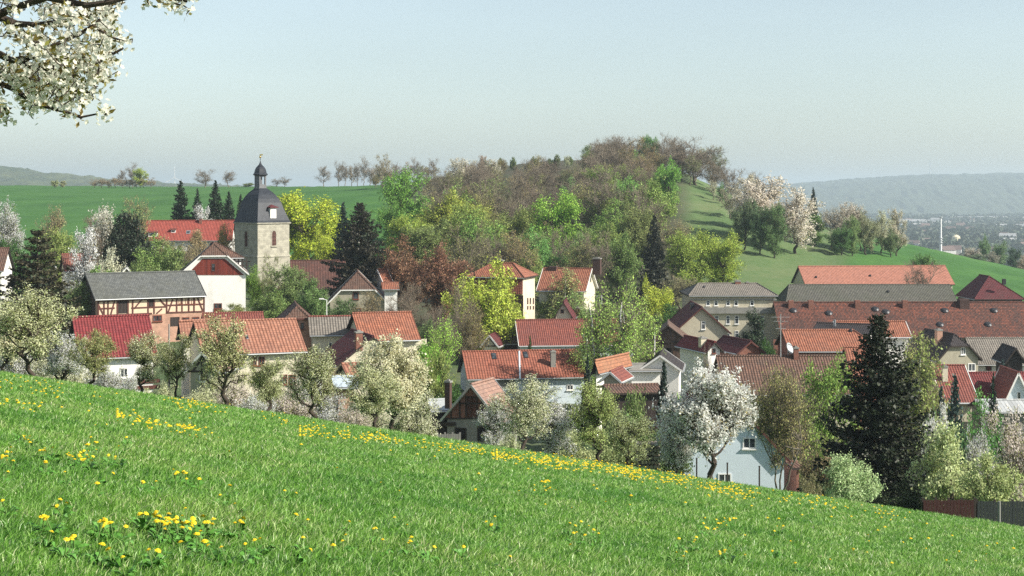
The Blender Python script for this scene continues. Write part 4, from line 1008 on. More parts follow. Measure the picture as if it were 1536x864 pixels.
def make_dandelions():
    rng = np.random.default_rng(5); pts = []
    def cl(x0, y0, x1, y1, n):
        for _ in range(n): pts.append((rng.uniform(x0, x1), rng.uniform(y0, y1)))
    def band(line, n, sp):
        L = np.array(line, float); seg = np.hypot(*(L[1:] - L[:-1]).T); cum = np.r_[0, np.cumsum(seg)]
        # patchy along the band
        cen = rng.uniform(0, cum[-1], max(6, n // 14))
        for _ in range(n):
            t = np.clip(rng.choice(cen) + rng.normal(0, 16), 0, cum[-1] - 1e-3); k = np.searchsorted(cum, t, 'right') - 1; f = (t - cum[k]) / seg[k]
            p = L[k] * (1 - f) + L[k + 1] * f; pts.append((p[0], p[1] + 3 + rng.normal(0, sp)))
    band([(450, 654), (520, 661), (600, 668), (680, 678), (740, 686)], 220, 5)
    band([(745, 690), (800, 697), (860, 704), (930, 714), (1000, 724), (1100, 742), (1180, 752)], 440, 5.5)
    band([(790, 688), (860, 698), (960, 712), (1040, 722)], 160, 4)
    band([(1150, 745), (1230, 760), (1300, 770), (1400, 785)], 60, 5)
    band([(176, 633), (220, 643), (271, 654), (330, 664)], 90, 4); band([(246, 606), (290, 612), (330, 622), (430, 636)], 80, 5)
    band([(0, 578), (30, 583), (80, 592), (150, 600)], 40, 8); band([(0, 612), (30, 616), (60, 622)], 16, 3)
    for a in ((28, 665, 50, 682, 7), (56, 797, 80, 804, 4), (128, 678, 147, 685, 5), (100, 694, 140, 709, 22), (58, 687, 84, 694, 6), (148, 802, 169, 813, 6), (204, 792, 240, 808, 10), (236, 798, 292, 817, 30), (290, 822, 308, 834, 4),
              (160, 698, 174, 709, 4), (0, 695, 24, 714, 8), (66, 712, 76, 717, 3), (214, 741, 218, 745, 2), (84, 773, 106, 790, 3), (800, 735, 842, 748, 12), (1055, 788, 1112, 808, 16), (860, 800, 905, 826, 8), (1040, 825, 1050, 832, 2),
              (1078, 845, 1092, 851, 3), (100, 825, 112, 832, 2), (160, 843, 172, 848, 2), (215, 845, 228, 849, 2), (300, 800, 322, 812, 5), (350, 800, 372, 812, 3), (1155, 800, 1175, 812, 4), (606, 832, 618, 838, 2), (255, 724, 280, 734, 6), (340, 745, 355, 752, 2)): cl(*a)
    for _ in range(150): x = rng.uniform(0, 1536); e = 562 + .155 * x; pts.append((x, rng.uniform(e + 10, 862)))
    g = NG('dandelion_yellow'); geo = g.n('ShaderNodeNewGeometry')
    g.l(g.ramp(geo.outputs['Random Per Island'], [(0, (.74, .50, .008)), (1, (.92, .74, .03))]), g.b.inputs['Base Color']); g.b.inputs['Roughness'].default_value = .6
    st = m_plain('dandelion_stem', (.12, .2, .05), bump=0)
    def bloom(seed, r=.022):
        rn = np.random.default_rng(seed); V = []; Q = []
        for ring, (n, rr, h) in enumerate(((16, r, .002), (14, r * .75, .006), (9, r * .45, .009))):
            for k in range(n):
                a = 2 * np.pi * (k + rn.random() * .6) / n; w = .3 * r; c, s_ = math.cos(a), math.sin(a); b = len(V); q = rr * rn.uniform(.85, 1.1)
                V += [(0, 0, h - .002), (c * q * .6 - s_ * w * .5, s_ * q * .6 + c * w * .5, h + .003), (c * q, s_ * q, h), (c * q * .6 + s_ * w * .5, s_ * q * .6 - c * w * .5, h + .003)]; Q.append((b, b + 1, b + 2, b + 3))
        return fast_mesh('bloom', V, Q, g.mat)
    blooms = [bloom(k) for k in range(4)]
    sm = MB(); sm.tube([(0, 0, -.13), (.008, 0, -.06), (0, 0, 0)], .0028, 5)
    stem0 = sm.build('stem', st); sme = stem0.data; bpy.data.objects.remove(stem0)
    lm = m_plain('dandelion_leaf', (.09, .24, .035), var=.35, scale=30, rough=.5, bump=0); ros = []
    for k in range(3):
        rn = np.random.default_rng(60 + k); V = []; Q = []
        for j in range(11):
            a = rn.uniform(0, 6.28); L = rn.uniform(.05, .085); w = .010; c, s_ = math.cos(a), math.sin(a); z1 = rn.uniform(.02, .045); b = len(V)
            for f, ww, z in ((0, .3, 0), (.35, .8, z1 * .8), (.7, 1.1, z1), (1, .1, z1 * .6)): V += [(c * L * f - s_ * w * ww, s_ * L * f + c * w * ww, z), (c * L * f + s_ * w * ww, s_ * L * f - c * w * ww, z)]
            Q += [(b, b + 1, b + 3, b + 2), (b + 2, b + 3, b + 5, b + 4), (b + 4, b + 5, b + 7, b + 6)]
        ros.append(fast_mesh('leaf_rosette', V, Q, lm))
    P = []
    for px, py in pts:
        x, y = px_ground(px, py)
        if 4 < y < 61: P.append((y, x))
    P.sort()
    P = [P[i] for i in range(len(P))]
    for i, (y, x) in enumerate(P[:300]):
        h = rng.uniform(.07, .10) + .0011 * y; z = gz(x, y) + h
        ro = link('dandelion', blooms[i % 4], None, (x, y, z)); s_ = rng.uniform(.55, .9) * (1 + .010 * y)
        ro.scale = (s_, s_, s_); ro.rotation_euler = (rng.normal(0, .3), rng.normal(0, .3), rng.uniform(0, 6))
        tag(ro, 'yellow dandelion flower in bloom among the meadow grass', 'dandelion', 'dandelions blooming in the meadow')
        so_ = link('stem', sme, ro); so_.scale = (1 / s_,) * 3
        if y < 22: lf = link('leaf_rosette', ros[i % 3], ro, (0, 0, -h / s_)); lf.scale = (1 / s_,) * 3
    V = []; Q = []
    for i, (y, x) in enumerate(P[300:]):
        me = blooms[i % 4]; n = len(me.vertices); co = np.empty(n * 3); me.vertices.foreach_get('co', co); co = co.reshape(-1, 3) * rng.uniform(.9, 1.3) * (1 + .013 * y)
        co = co + np.array([x, y, gz(x, y) + .10 + .002 * y]) + np.array([0, 0, 0]); tilt = rng.normal(0, .3)
        b = sum(len(v) for v in V); V.append(co); Q.append(np.arange(n).reshape(-1, 4) + b)
    tag(link('distant_dandelions', fast_mesh('distant_dandelions', np.concatenate(V), np.concatenate(Q), g.mat)), 'bands of yellow dandelions further up the meadow', 'dandelions', kind='stuff')
    print('dandelions', len(P))
make_dandelions()

# ---------------------------------------------------------------- tree builders (unit height)
def prisms(A, B, ra, rb, n=3):
    """tapered n-sided prisms between point arrays"""
    A = np.asarray(A, float); B = np.asarray(B, float); d = B - A; L = np.linalg.norm(d, axis=1, keepdims=True) + 1e-9; d = d / L
    ref = np.where(np.abs(d[:, 2:3]) < .9, np.array([[0, 0, 1.]]), np.array([[1., 0, 0]])); u = np.cross(d, ref); u /= np.linalg.norm(u, axis=1, keepdims=True) + 1e-9; v = np.cross(d, u)
    t = np.arange(n) * 2 * np.pi / n
    dirs = u[:, None, :] * np.cos(t)[None, :, None] + v[:, None, :] * np.sin(t)[None, :, None]
    ra = np.broadcast_to(np.asarray(ra, float), (len(A),)); rb = np.broadcast_to(np.asarray(rb, float), (len(A),))
    V = np.concatenate([A[:, None] + dirs * ra[:, None, None], B[:, None] + dirs * rb[:, None, None]], 1).reshape(-1, 3)
    b = np.arange(len(A))[:, None, None] * 2 * n; j = np.arange(n); q = np.stack([j, (j + 1) % n, (j + 1) % n + n, j + n], -1)
    return V, (b + q[None]).reshape(-1, 4)
def quads(C, s, rng, up=0.0, asp=1.0, D=None):
    """random leaf quads; D: preferred long direction"""
    n = len(C); nrm = rng.normal(0, 1, (n, 3)); nrm[:, 2] += up; nrm /= np.linalg.norm(nrm, axis=1, keepdims=True)
    r = rng.normal(0, 1, (n, 3)) if D is None else D + rng.normal(0, .25, (n, 3)); u = np.cross(nrm, r); u /= np.linalg.norm(u, axis=1, keepdims=True) + 1e-9; v = np.cross(u, nrm) if D is None else None
    if D is not None: v = np.cross(nrm, u); 
    s = np.broadcast_to(np.asarray(s, float), (n,)) * rng.uniform(.6, 1.3, n); u = u * s[:, None] * .5; v = v * s[:, None] * .5 * asp
    k = rng.uniform(.5, 1, (n, 1))
    V = np.stack([C - v, C + u * k, C + v, C - u * k], 1).reshape(-1, 3)
    return V, np.arange(n * 4).reshape(-1, 4)
def join(parts):
    V = []; Q = []; o = 0
    for v, q in parts:
        V.append(v); Q.append(q + o); o += len(v)
    return np.concatenate(V), np.concatenate(Q)
def bez(a, b, c, n):
    t = np.linspace(0, 1, n)[:, None]; return (1 - t) ** 2 * a + 2 * t * (1 - t) * b + t ** 2 * c
def path_prisms(P, r0, r1, n):
    r = np.linspace(r0, r1, len(P)); return prisms(P[:-1], P[1:], r[:-1], r[1:], n)

def gen_tree(seed, th=.3, hw=.4, zc=.62, rz=.38, K=16, M=7, T=8, nl=5, leaf=.02, crook=.03, r0=.022, cr=.13, tw=.0022, stems=1, droop=0., twl=.09, up=.25, asp=1., shape=0, twigs=True, leafspread=.02, top=.0, lup=.35):
    rng = np.random.default_rng(seed); wood = []; tips = []; tdir = []
    tk = []
    for s_ in range(stems):
        x0 = rng.normal(0, .015 if stems > 1 else 0, 2); lean = rng.normal(0, .05 if stems == 1 else .14, 2)
        P = [np.array([x0[0], x0[1], -.03])]; n = 6; H = th + (zc + rz * .55 - th) * (1 if shape == 1 else .45)
        for i in range(1, n + 1):
            t = i / n; P.append(np.array([x0[0] + lean[0] * t + rng.normal(0, crook) * (t > 0), x0[1] + lean[1] * t + rng.normal(0, crook), H * t]))
        P = np.array(P); tk.append(P); wood.append(path_prisms(P, r0 / math.sqrt(stems) * 1.15, r0 * .3 / math.sqrt(stems), 7))
    # cluster centres
    cs = []; tries = 0
    while len(cs) < K and tries < 4000:
        tries += 1; v = rng.normal(0, 1, 3); v /= np.linalg.norm(v); rr = rng.random() ** .45
        p = v * rr; z = zc + p[2] * rz
        if shape == 1: w = hw * (1 - max(0, (z - zc)) / rz * .55)       # tapering crown
        elif shape == 2: w = hw * (.72 + .28 * (z - zc + rz) / (2 * rz))  # widening (vase)
        else: w = hw
        c = np.array([p[0] * w * .82, p[1] * w * .82, z])
        if z < th * .7: continue
        if all(np.linalg.norm((c - q) / np.array([1, 1, 1])) > cr * .62 for q in cs) or tries > 3000: cs.append(c)
    for c in cs:
        P = tk[rng.integers(len(tk))]; hz_ = np.linalg.norm(c[:2]); zt = np.clip(c[2] - hz_ * rng.uniform(.5, 1.1), th * .75, P[-1][2] - .01)
        a = np.array([np.interp(zt, P[:, 2], P[:, i]) for i in range(3)]); mid = (a + c) / 2 + np.array([0, 0, -droop * .1]) + rng.normal(0, .03, 3) + np.array([c[0] - a[0], c[1] - a[1], 0]) * .12
        B = bez(a, mid, c, 6); B[1:-1] += rng.normal(0, crook * .35, (4, 3)); wood.append(path_prisms(B, r0 * .42, r0 * .13, 5))
        for m in range(M):
            v = rng.normal(0, 1, 3); v /= np.linalg.norm(v); e = c + v * cr * rng.uniform(.45, 1.05) * np.array([1, 1, .85])
            e[2] -= droop * cr * 1.2 * rng.random(); s0 = B[rng.integers(2, 6)]; b = bez(s0, (s0 + e) / 2 + rng.normal(0, .015, 3) + np.array([0, 0, .015]), e, 4); wood.append(path_prisms(b, r0 * .13, r0 * .05, 3))
            for t in range(T):
                q = b[rng.integers(1, 4)]; d = rng.normal(0, 1, 3) + v * .9 + np.array([0, 0, up - droop * 2.2]); d /= np.linalg.norm(d); tips.append(q); tdir.append(d * twl * rng.uniform(.5, 1.1))
    tips = np.array(tips); tdir = np.array(tdir)
    if twigs: wood.append(prisms(tips, tips + tdir, tw, tw * .5, 3))
    wv, wq = join(wood)
    out = [(wv, wq)]
    if nl > 0:
        k = rng.random((len(tips), nl, 1)); C = (tips[:, None] + tdir[:, None] * k + rng.normal(0, leafspread, (len(tips), nl, 3))).reshape(-1, 3)
        out.append(quads(C, leaf, rng, asp=asp, up=lup))
    else: out.append(None)
    return out
def gen_conifer(seed, hw=.2, lv=30, br=8, sp=20, leaf=.035, base=.06, dens=1., droop=.25, irregular=.12, r0=.014):
    rng = np.random.default_rng(seed); wood = [path_prisms(np.array([[0, 0, -.03], [0, 0, .3], [0, 0, .65], [0, 0, 1.0]]), r0, .001, 7)]; C = []; D = []; S = []
    for i in range(lv):
        t = (i + .5) / lv; z = base + (1 - base) * t; R0 = hw * (1 - t) ** .8 * (1 if t > .12 else .8 + t * 1.6) + .012
        for k in range(br):
            a = rng.uniform(0, 2 * np.pi); r = R0 * (1 + rng.normal(0, irregular)); r = max(r, .01); ez = z - droop * r * (1.1 - t) + .02
            s0 = np.array([0, 0, z]); e = np.array([math.cos(a) * r, math.sin(a) * r, ez]); m_ = (s0 + e) / 2 + np.array([0, 0, -.15 * r]); e = e + np.array([0, 0, .12 * r])
            B = bez(s0, m_, e, 5); wood.append(path_prisms(B, .0032 * (1.3 - t), .001, 3))
            n = max(3, int(sp * dens * (r / hw + .15))); f = rng.uniform(.12, 1.03, n) ** .75
            p = np.array([np.interp(f, np.linspace(0, 1, 5), B[:, j]) for j in range(3)]).T; w = (1.05 - f) * r * .38 + .006
            side = np.array([-math.sin(a), math.cos(a), 0]); off = rng.uniform(-1, 1, n)
            p = p + side * (off * w)[:, None] + np.array([0, 0, 1]) * (rng.normal(-.006, .008, n))[:, None] - np.array([math.cos(a), math.sin(a), 0]) * (np.abs(off) * w * .5)[:, None]
            C.append(p); d = (e - s0) / (np.linalg.norm(e - s0) + 1e-6) + side * off[:, None] * .7 + np.array([0, 0, -.35]); D.append(d); S.append(np.full(n, leaf * (.55 + .45 * min(1, r / hw * 1.6))))
    C = np.concatenate(C); D = np.concatenate(D); S = np.concatenate(S)
    return [join(wood), quads(C, S, rng, up=.6, asp=1.0, D=D)]

BARK = m_bark('dark_bark', (.05, .038, .03)); BARKG = m_bark('grey_brown_bark', (.13, .11, .085)); BARKB = m_bark('birch_bark', birch=True); BARKR = m_bark('reddish_twig_bark', (.17, .14, .105))
L_leaf = m_leaf('spring_leaves', hue=.018); L_need = m_leaf('needles', trans=.08, var=.6, rough=.5, hue=.03); L_bud = m_leaf('buds_and_twigs', trans=.15, var=.5)
L_bl = m_leaf('blossom_and_young_leaves', trans=.45, var=.15, second=(.30, .34, .10), frac=.24, hue=.01, rough=.7)
L_blw = m_leaf('dense_blossom', trans=.45, var=.1, second=(.38, .33, .15), frac=.1, hue=.01, rough=.7)
L_blg = m_leaf('greening_blossom', trans=.45, var=.25, second=(.30, .34, .10), frac=.4, hue=.015, rough=.7)
KIND = {}
def kind(name, hw, bark, leafm, gens):
    ms = []
    for w, l in gens:
        if isinstance(bark, list): a = fast_mesh(name + '_trunk', w[0], w[1], bark, True, mi=(np.arange(len(w[1])) >= 42).astype(int))
        else: a = fast_mesh(name + '_trunk', w[0], w[1], bark, True)
        b = fast_mesh(name + '_crown', l[0], l[1], leafm) if l is not None else None
        ms.append((a, b))
    KIND[name] = (hw, ms)
S0 = 100
kind('fruit', .42, BARK, L_bl, [gen_tree(S0 + i, th=.28, hw=.42, zc=.62, rz=.37, K=25, M=8, T=9, nl=9, leaf=.0165, crook=.032, r0=.024, cr=.125, tw=.002, leafspread=.017, lup=.9) for i in range(5)])
kind('fruitgreen', .42, BARK, L_blg, [gen_tree(S0 + 20 + i, th=.3, hw=.42, zc=.62, rz=.37, K=22, M=8, T=9, nl=8, leaf=.0155, crook=.045, r0=.026, cr=.12, tw=.0022, leafspread=.016, lup=.9) for i in range(5)])
kind('cherry', .44, BARK, L_blw, [gen_tree(S0 + 40 + i, th=.36, hw=.44, zc=.685, rz=.31, K=34, M=9, T=10, nl=8, leaf=.020, crook=.02, r0=.026, cr=.11, tw=.0015, up=1.1, leafspread=.012, twl=.10, lup=.9) for i in range(3)])
kind('blossomfar', .44, BARK, L_blw, [gen_tree(S0 + 50 + i, th=.15, hw=.44, zc=.57, rz=.42, K=24, M=7, T=8, nl=6, leaf=.026, crook=.02, r0=.024, cr=.14, tw=.0024, leafspread=.025, lup=.8) for i in range(3)])
kind('leafy', .42, BARK, L_leaf, [gen_tree(S0 + 60 + i, th=.14, hw=.42, zc=.56, rz=.43, K=30, M=8, T=9, nl=9, leaf=.019, crook=.018, r0=.02, cr=.13, tw=.0016, leafspread=.016) for i in range(5)])
kind('sparse', .40, BARKG, L_leaf, [gen_tree(S0 + 80 + i, th=.22, hw=.40, zc=.6, rz=.40, K=18, M=8, T=10, nl=4, leaf=.015, crook=.02, r0=.02, cr=.15, tw=.0018, leafspread=.015, up=.6) for i in range(4)])
kind('bare', .38, BARKR, L_bud, [gen_tree(S0 + 100 + i, th=.2, hw=.38, zc=.6, rz=.40, K=16, M=9, T=12, nl=1, leaf=.010, crook=.012, r0=.018, cr=.16, tw=.0017, up=1.3, twl=.11, leafspread=.01, shape=2 if i % 2 else 0) for i in range(5)])
kind('birch', .22, [BARKB, BARKG], L_leaf, [gen_tree(S0 + 120 + i, th=.25, hw=.22, zc=.62, rz=.40, K=26, M=6, T=8, nl=6, leaf=.014, crook=.008, r0=.011, cr=.10, tw=.0014, droop=.9, twl=.09, shape=1, leafspread=.012, asp=1.2) for i in range(3)])
kind('thinbirch', .22, [BARKB, BARKG], L_leaf, [gen_tree(S0 + 130 + i, th=.3, hw=.22, zc=.62, rz=.38, K=26, M=6, T=7, nl=4, leaf=.013, crook=.008, r0=.017, cr=.10, tw=.0011, droop=1.0, twl=.09, shape=1, leafspread=.012, asp=1.2, stems=1 + i % 2) for i in range(4)])
kind('willow', .42, BARK, L_leaf, [gen_tree(S0 + 140 + i, th=.15, hw=.42, zc=.56, rz=.42, K=44, M=6, T=9, nl=13, leaf=.012, crook=.015, r0=.02, cr=.13, tw=.0015, droop=1.2, twl=.15, asp=2.0, leafspread=.015) for i in range(2)])
kind('shrub', .5, BARK, L_leaf, [gen_tree(S0 + 150 + i, th=.03, hw=.5, zc=.5, rz=.48, K=26, M=7, T=9, nl=11, leaf=.027, crook=.02, r0=.02, cr=.18, tw=.002, stems=3, leafspread=.028) for i in range(4)])
kind('multistem', .42, BARKG, L_leaf, [gen_tree(S0 + 170 + i, th=.2, hw=.42, zc=.6, rz=.38, K=26, M=7, T=9, nl=3, leaf=.016, crook=.01, r0=.02, cr=.12, tw=.0022, stems=3, leafspread=.015, up=.8, shape=2) for i in range(2)])
kind('spruce', .24, BARK, L_need, [gen_conifer(S0 + 180 + i, hw=.24, lv=34, br=9, sp=34, leaf=.030) for i in range(3)])
kind('bigspruce', .27, BARK, L_need, [gen_conifer(S0 + 190, hw=.27, lv=54, br=11, sp=90, leaf=.0165, irregular=.28, droop=.34, base=.04), gen_conifer(S0 + 191, hw=.27, lv=20, br=18, sp=80, leaf=.017, irregular=.14, droop=.12, base=.08)])
kind('pine', .34, BARK, L_need, [gen_tree(S0 + 200 + i, th=.12, hw=.34, zc=.55, rz=.43, K=30, M=7, T=9, nl=13, leaf=.022, crook=.02, r0=.02, cr=.11, tw=.003, leafspread=.02, shape=1) for i in range(2)])

_cnt = {}
TREES = []
def T(k, px, pyt, hwpx, Y, col, label, name='tree', cat='tree', group=None, base=None, var=None, seed=None, stretch=None):
    hw, ms = KIND[k]; i = _cnt.get(k, 0); _cnt[k] = i + 1
    Wk = 1.12 if k in ('spruce', 'bigspruce') else 1.2 if k in ('fruit', 'fruitgreen', 'pine') else 1.2
    cm = {'fruitgreen': 1.5, 'blossomfar': 1.3, 'fruit': 1.3, 'cherry': 1.25, 'leafy': 1.95, 'sparse': 1.95, 'birch': 1.8, 'thinbirch': 2.0, 'willow': 1.8, 'shrub': 1.7, 'multistem': 1.7, 'bare': 1.55}.get(k, 1.12)
    col = tuple(min(.85, v * cm) for v in col)
    rng = random.Random(i * 7 + len(k)); me = ms[(i if var is None else var) % len(ms)]
    x = xw(px, Y); z = gz(x, Y) - .08 if base is None else base
    H = zw(pyt, Y) - z; Wd = hwpx * Y / F / hw * Wk
    if H < .3: print('low tree', label, H); H = .5
    root = empty(name, (x, Y, z), rng.uniform(0, 6.28) , label, cat, group)
    root.scale = (Wd, Wd, H)
    a = link('trunk', me[0], root)
    if me[1]:
        b = link('crown', me[1], root); b.color = (*col, 1)
    TREES.append(root); return root

# ---------------------------------------------------------------- colours of foliage
WH = (.80, .76, .64); CREAM = (.70, .66, .47); GCREAM = (.60, .61, .38); PINKW = (.66, .58, .52)
YG = (.30, .38, .035); BG = (.10, .26, .035); FG = (.16, .30, .045); OL = (.17, .20, .06); OG_ = (.20, .24, .07); DG = (.05, .11, .025)
BR = (.20, .13, .08); RB = (.16, .075, .05); GYB = (.17, .13, .105); SP = (.018, .032, .014); SPG = (.022, .045, .03); SPB = (.05, .085, .075); SPR = (.05, .035, .02); TAN = (.25, .22, .10)

# ---- the orchard along the lower edge of the meadow
FT = 'fruit_tree'
T('fruit', 45, 437, 62, 72, GCREAM, 'largest greenish white blossoming tree at the left edge of the meadow', FT)
T('cherry', 2, 445, 42, 82, CREAM, 'pale blossom tree cut by the left edge of the photo', FT)
T('fruit', 98, 500, 36, 76, WH, 'grey-white blossom tree just right of the largest left tree', FT)
T('fruitgreen', 138, 488, 34, 69, (.42, .42, .2), 'crooked olive-brown fruit tree before the crimson roof', FT)
T('fruitgreen', 218, 500, 33, 70, GCREAM, 'open fruit tree with curved double trunk below the crimson roof', FT)
T('fruitgreen', 262, 498, 27, 69, (.5, .5, .3), 'leaning dark fruit tree left of the small timbered gable', FT)
T('fruitgreen', 334, 476, 46, 68, (.55, .54, .32), 'tall crooked fruit tree before the cream farmhouse roof', FT)
T('fruitgreen', 400, 528, 34, 69, (.5, .52, .3), 'low fruit tree with a forked bent trunk under the farmhouse windows', FT)
T('fruitgreen', 470, 508, 38, 70, (.55, .56, .36), 'upright dark-trunked fruit tree right of the cream farmhouse', FT)
T('cherry', 588, 506, 56, 77, CREAM, 'broad white blossom tree before the clean orange roof', FT)
T('fruit', 560, 540, 40, 70, GCREAM, 'greenish blossom tree on the left flank of the broad white one', FT)
T('fruit', 790, 571, 48, 71, CREAM, 'round cream blossom tree right of the brick shed', FT)
T('fruit', 835, 596, 42, 74, WH, 'white blossom tree overlapping the round cream one', FT)
T('fruit', 745, 600, 28, 78, WH, 'small white blossom tree over the brick shed corner', FT)
T('fruitgreen', 890, 574, 42, 72, (.45, .52, .2), 'yellow-green leafing fruit tree left of the open carport', FT)
T('fruitgreen', 945, 610, 38, 76, (.42, .46, .26), 'dull green fruit tree in front of the open carport', FT)
T('cherry', 1068, 556, 70, 80, (.85, .80, .64), 'big white flowering cherry in front of the bluish white house', 'cherry_tree')
T('cherry', 1012, 604, 26, 83, WH, 'smaller white cherry leaning left of the big one', 'cherry_tree')
T('multistem', 1168, 548, 46, 74, (.24, .22, .09), 'slender multi-stemmed tree with tiny buds before the bluish white house', 'young_tree')
T('shrub', 1280, 672, 36, 76, (.34, .42, .22), 'bright white-green flowering bush at the foot of the great spruce', 'flowering_bush', 'bush')
T('bigspruce', 1318, 476, 90, 90, (.022, .03, .014), 'great dark spruce, tallest tree on the right of the village', 'spruce_tree', var=0)
T('shrub', 1425, 640, 58, 84, (.34, .38, .19), 'wide olive-cream bush behind the dark red fence', 'bush', 'bush')
T('shrub', 1488, 670, 42, 80, (.30, .34, .15), 'olive bush right of the wide one near the fence post', 'bush', 'bush')
T('fruit', 1520, 612, 45, 92, PINKW, 'pinkish white blossom tree at the right edge', FT)
T('cherry', 1400, 618, 28, 98, WH, 'white blossoms peeking out right of the great spruce', FT)
T('fruit', 1470, 628, 24, 97, WH, 'small white blossom tree before the small spruces', FT)
# band of blossom behind the orchard, below the houses
j = random.Random(4)
for n, (px, pyt, hw, Y, c, lb) in enumerate([
    (25, 520, 30, 92, WH, 'low white blossom thicket behind the far left trunks'), (75, 540, 28, 90, CREAM, 'cream blossom bush between the two leftmost trunks'),
    (160, 560, 26, 90, WH, 'white blossom bush below the crimson roof corner'), (195, 572, 22, 88, WH, 'small white blossom bush under the white house wall'),
    (300, 585, 26, 92, GCREAM, 'greenish bush under the small timbered gable'), (350, 582, 30, 96, PINKW, 'pale pinkish blossom bush below the cream farmhouse'),
    (385, 592, 26, 94, WH, 'white blossom bush below the cream farmhouse'), (435, 590, 30, 97, PINKW, 'pinkish blossom bush beside the farmhouse lower windows'),
    (500, 600, 26, 95, WH, 'white blossom bush hiding the brick shed wall'), (530, 610, 22, 90, PINKW, 'pinkish bush left of the broad white blossom tree'),
    (120, 545, 30, 94, CREAM, 'cream blossom bush behind the crooked olive-brown tree'), (240, 575, 24, 96, GCREAM, 'greenish blossom bush right of the white house wall'),
    (410, 575, 28, 104, GCREAM, 'tall greenish blossom bush before the farmhouse door'), (455, 570, 26, 102, WH, 'tall white blossom bush at the farmhouse corner'), (318, 560, 22, 100, GCREAM, 'greenish white bush right of the small timbered gable'), (550, 600, 28, 92, CREAM, 'cream bush below the greenish blossom tree'),
    (615, 585, 30, 96, CREAM, 'cream blossom bush at the right foot of the broad white blossom tree')]):
    T('fruit', px, pyt - 8, hw * 1.2, Y, c, lb, 'blossom_bush', 'bush')
for px, pyt, hw, Y, c, lb in [(205, 352, 20, 266, (.15, .2, .06), 'green shrub at the left end of the bright red farmhouse wall'), (250, 350, 24, 268, (.2, .2, .09), 'olive shrub against the bright red farmhouse wall'), (300, 348, 24, 268, (.24, .19, .1), 'brownish shrub against the right part of the farmhouse wall'), (330, 352, 18, 264, (.17, .22, .07), 'green shrub between farmhouse and tower')]:
    T('shrub', px, pyt, hw, Y, c, lb, 'bush', 'bush')
T('shrub', 270, 600, 30, 100, OL, 'olive bush between leaning fruit tree and white wall', 'bush', 'bush')
T('shrub', 640, 500, 24, 150, FG, 'green shrub right of the clean orange roofed house', 'bush', 'bush')
T('shrub', 655, 530, 22, 145, OG_, 'rounded olive green shrub in the middle garden gap', 'bush', 'bush')
T('shrub', 680, 570, 24, 140, DG, 'dark green shrub left of the front red barn', 'bush', 'bush')
T('shrub', 622, 600, 30, 130, DG, 'dark shrub beneath the broad white blossom tree', 'bush', 'bush')
T('sparse', 660, 470, 28, 165, (.25, .42, .06), 'young tree with bright fresh leaves in the garden gap', 'young_tree')
T('shrub', 930, 600, 44, 98, (.12, .18, .055), 'green hedge behind the blossom trees in the centre', 'hedge', 'hedge')
T('shrub', 960, 598, 40, 112, (.13, .18, .06), 'green hedge right under the open carport roof', 'hedge', 'hedge')
T('shrub', 920, 604, 34, 116, (.2, .25, .1), 'pale green hedge under the left end of the carport roof', 'hedge', 'hedge')
T('shrub', 985, 640, 44, 92, (.09, .13, .045), 'dark green hedge left of the white cherry', 'hedge', 'hedge')
T('shrub', 905, 640, 44, 88, (.24, .28, .12), 'olive hedge below the yellow-green fruit tree', 'hedge', 'hedge')
T('shrub', 850, 650, 44, 86, (.28, .31, .15), 'pale olive hedge below the round blossom trees', 'hedge', 'hedge')
T('shrub', 760, 640, 30, 92, (.3, .33, .18), 'small pale hedge right of the brick shed', 'hedge', 'hedge')
T('spruce', 996, 545, 22, 118, SPG, 'small dark spruce sapling beside the white gabled house', 'spruce_tree')
T('shrub', 1012, 590, 22, 112, (.25, .42, .06), 'bright green leafy bush left of the white cherry top', 'bush', 'bush')
T('spruce', 881, 533, 11, 150, SPG, 'narrow dark conifer at the right end of the front red barn', 'conifer_tree')
T('spruce', 795, 505, 8, 182, DG, 'tiny green conifer poking over the front red barn', 'conifer_tree')
# behind the bluish white house
T('sparse', 1195, 545, 62, 122, (.17, .22, .055), 'wide olive green tree behind the bluish white house', var=0)
T('leafy', 1235, 540, 52, 128, (.15, .23, .05), 'green tree beside the great spruce, left side')
T('sparse', 1165, 560, 42, 120, (.24, .2, .09), 'brownish budding tree above the bluish white house')
T('shrub', 1238, 650, 34, 100, (.16, .13, .07), 'brown thicket between bluish white house and great spruce', 'bush', 'bush')
T('shrub', 1250, 700, 36, 84, (.13, .15, .06), 'dark brown-green bush left of the flowering bush', 'bush', 'bush')
T('shrub', 1360, 720, 40, 84, (.05, .07, .03), 'dark undergrowth at the right foot of the great spruce', 'bush', 'bush')
T('shrub', 1212, 710, 18, 82, (.2, .19, .10), 'low scrub at the right wall of the bluish white house', 'bush', 'bush')
T('birch', 1382, 485, 40, 128, (.22, .26, .08), 'drooping olive birch right of the great spruce', 'birch_tree')
T('birch', 1365, 500, 30, 135, (.24, .24, .09), 'second drooping birch close to the great spruce', 'birch_tree')
T('spruce', 1432, 566, 32, 115, SPB, 'blue-green spruce in front of the red tiled cottage', 'spruce_tree')
T('spruce', 1412, 582, 22, 112, SPB, 'shorter blue-green spruce left of its neighbour', 'spruce_tree')
T('spruce', 1490, 562, 13, 138, SPG, 'slim dark spruce before the deep red roof', 'spruce_tree')
T('spruce', 1504, 540, 12, 178, SPB, 'small blue spruce before the white walled barn', 'spruce_tree')
T('leafy', 1470, 602, 42, 120, (.09, .2, .05), 'bright green bush behind the small blossom tree on the right', 'bush', 'bush')
T('leafy', 1420, 610, 36, 105, (.06, .12, .04), 'dark green bush below the blue-green spruces', 'bush', 'bush')
T('shrub', 1520, 660, 36, 98, (.14, .16, .09), 'grey-green bush at the right edge behind the net', 'bush', 'bush')
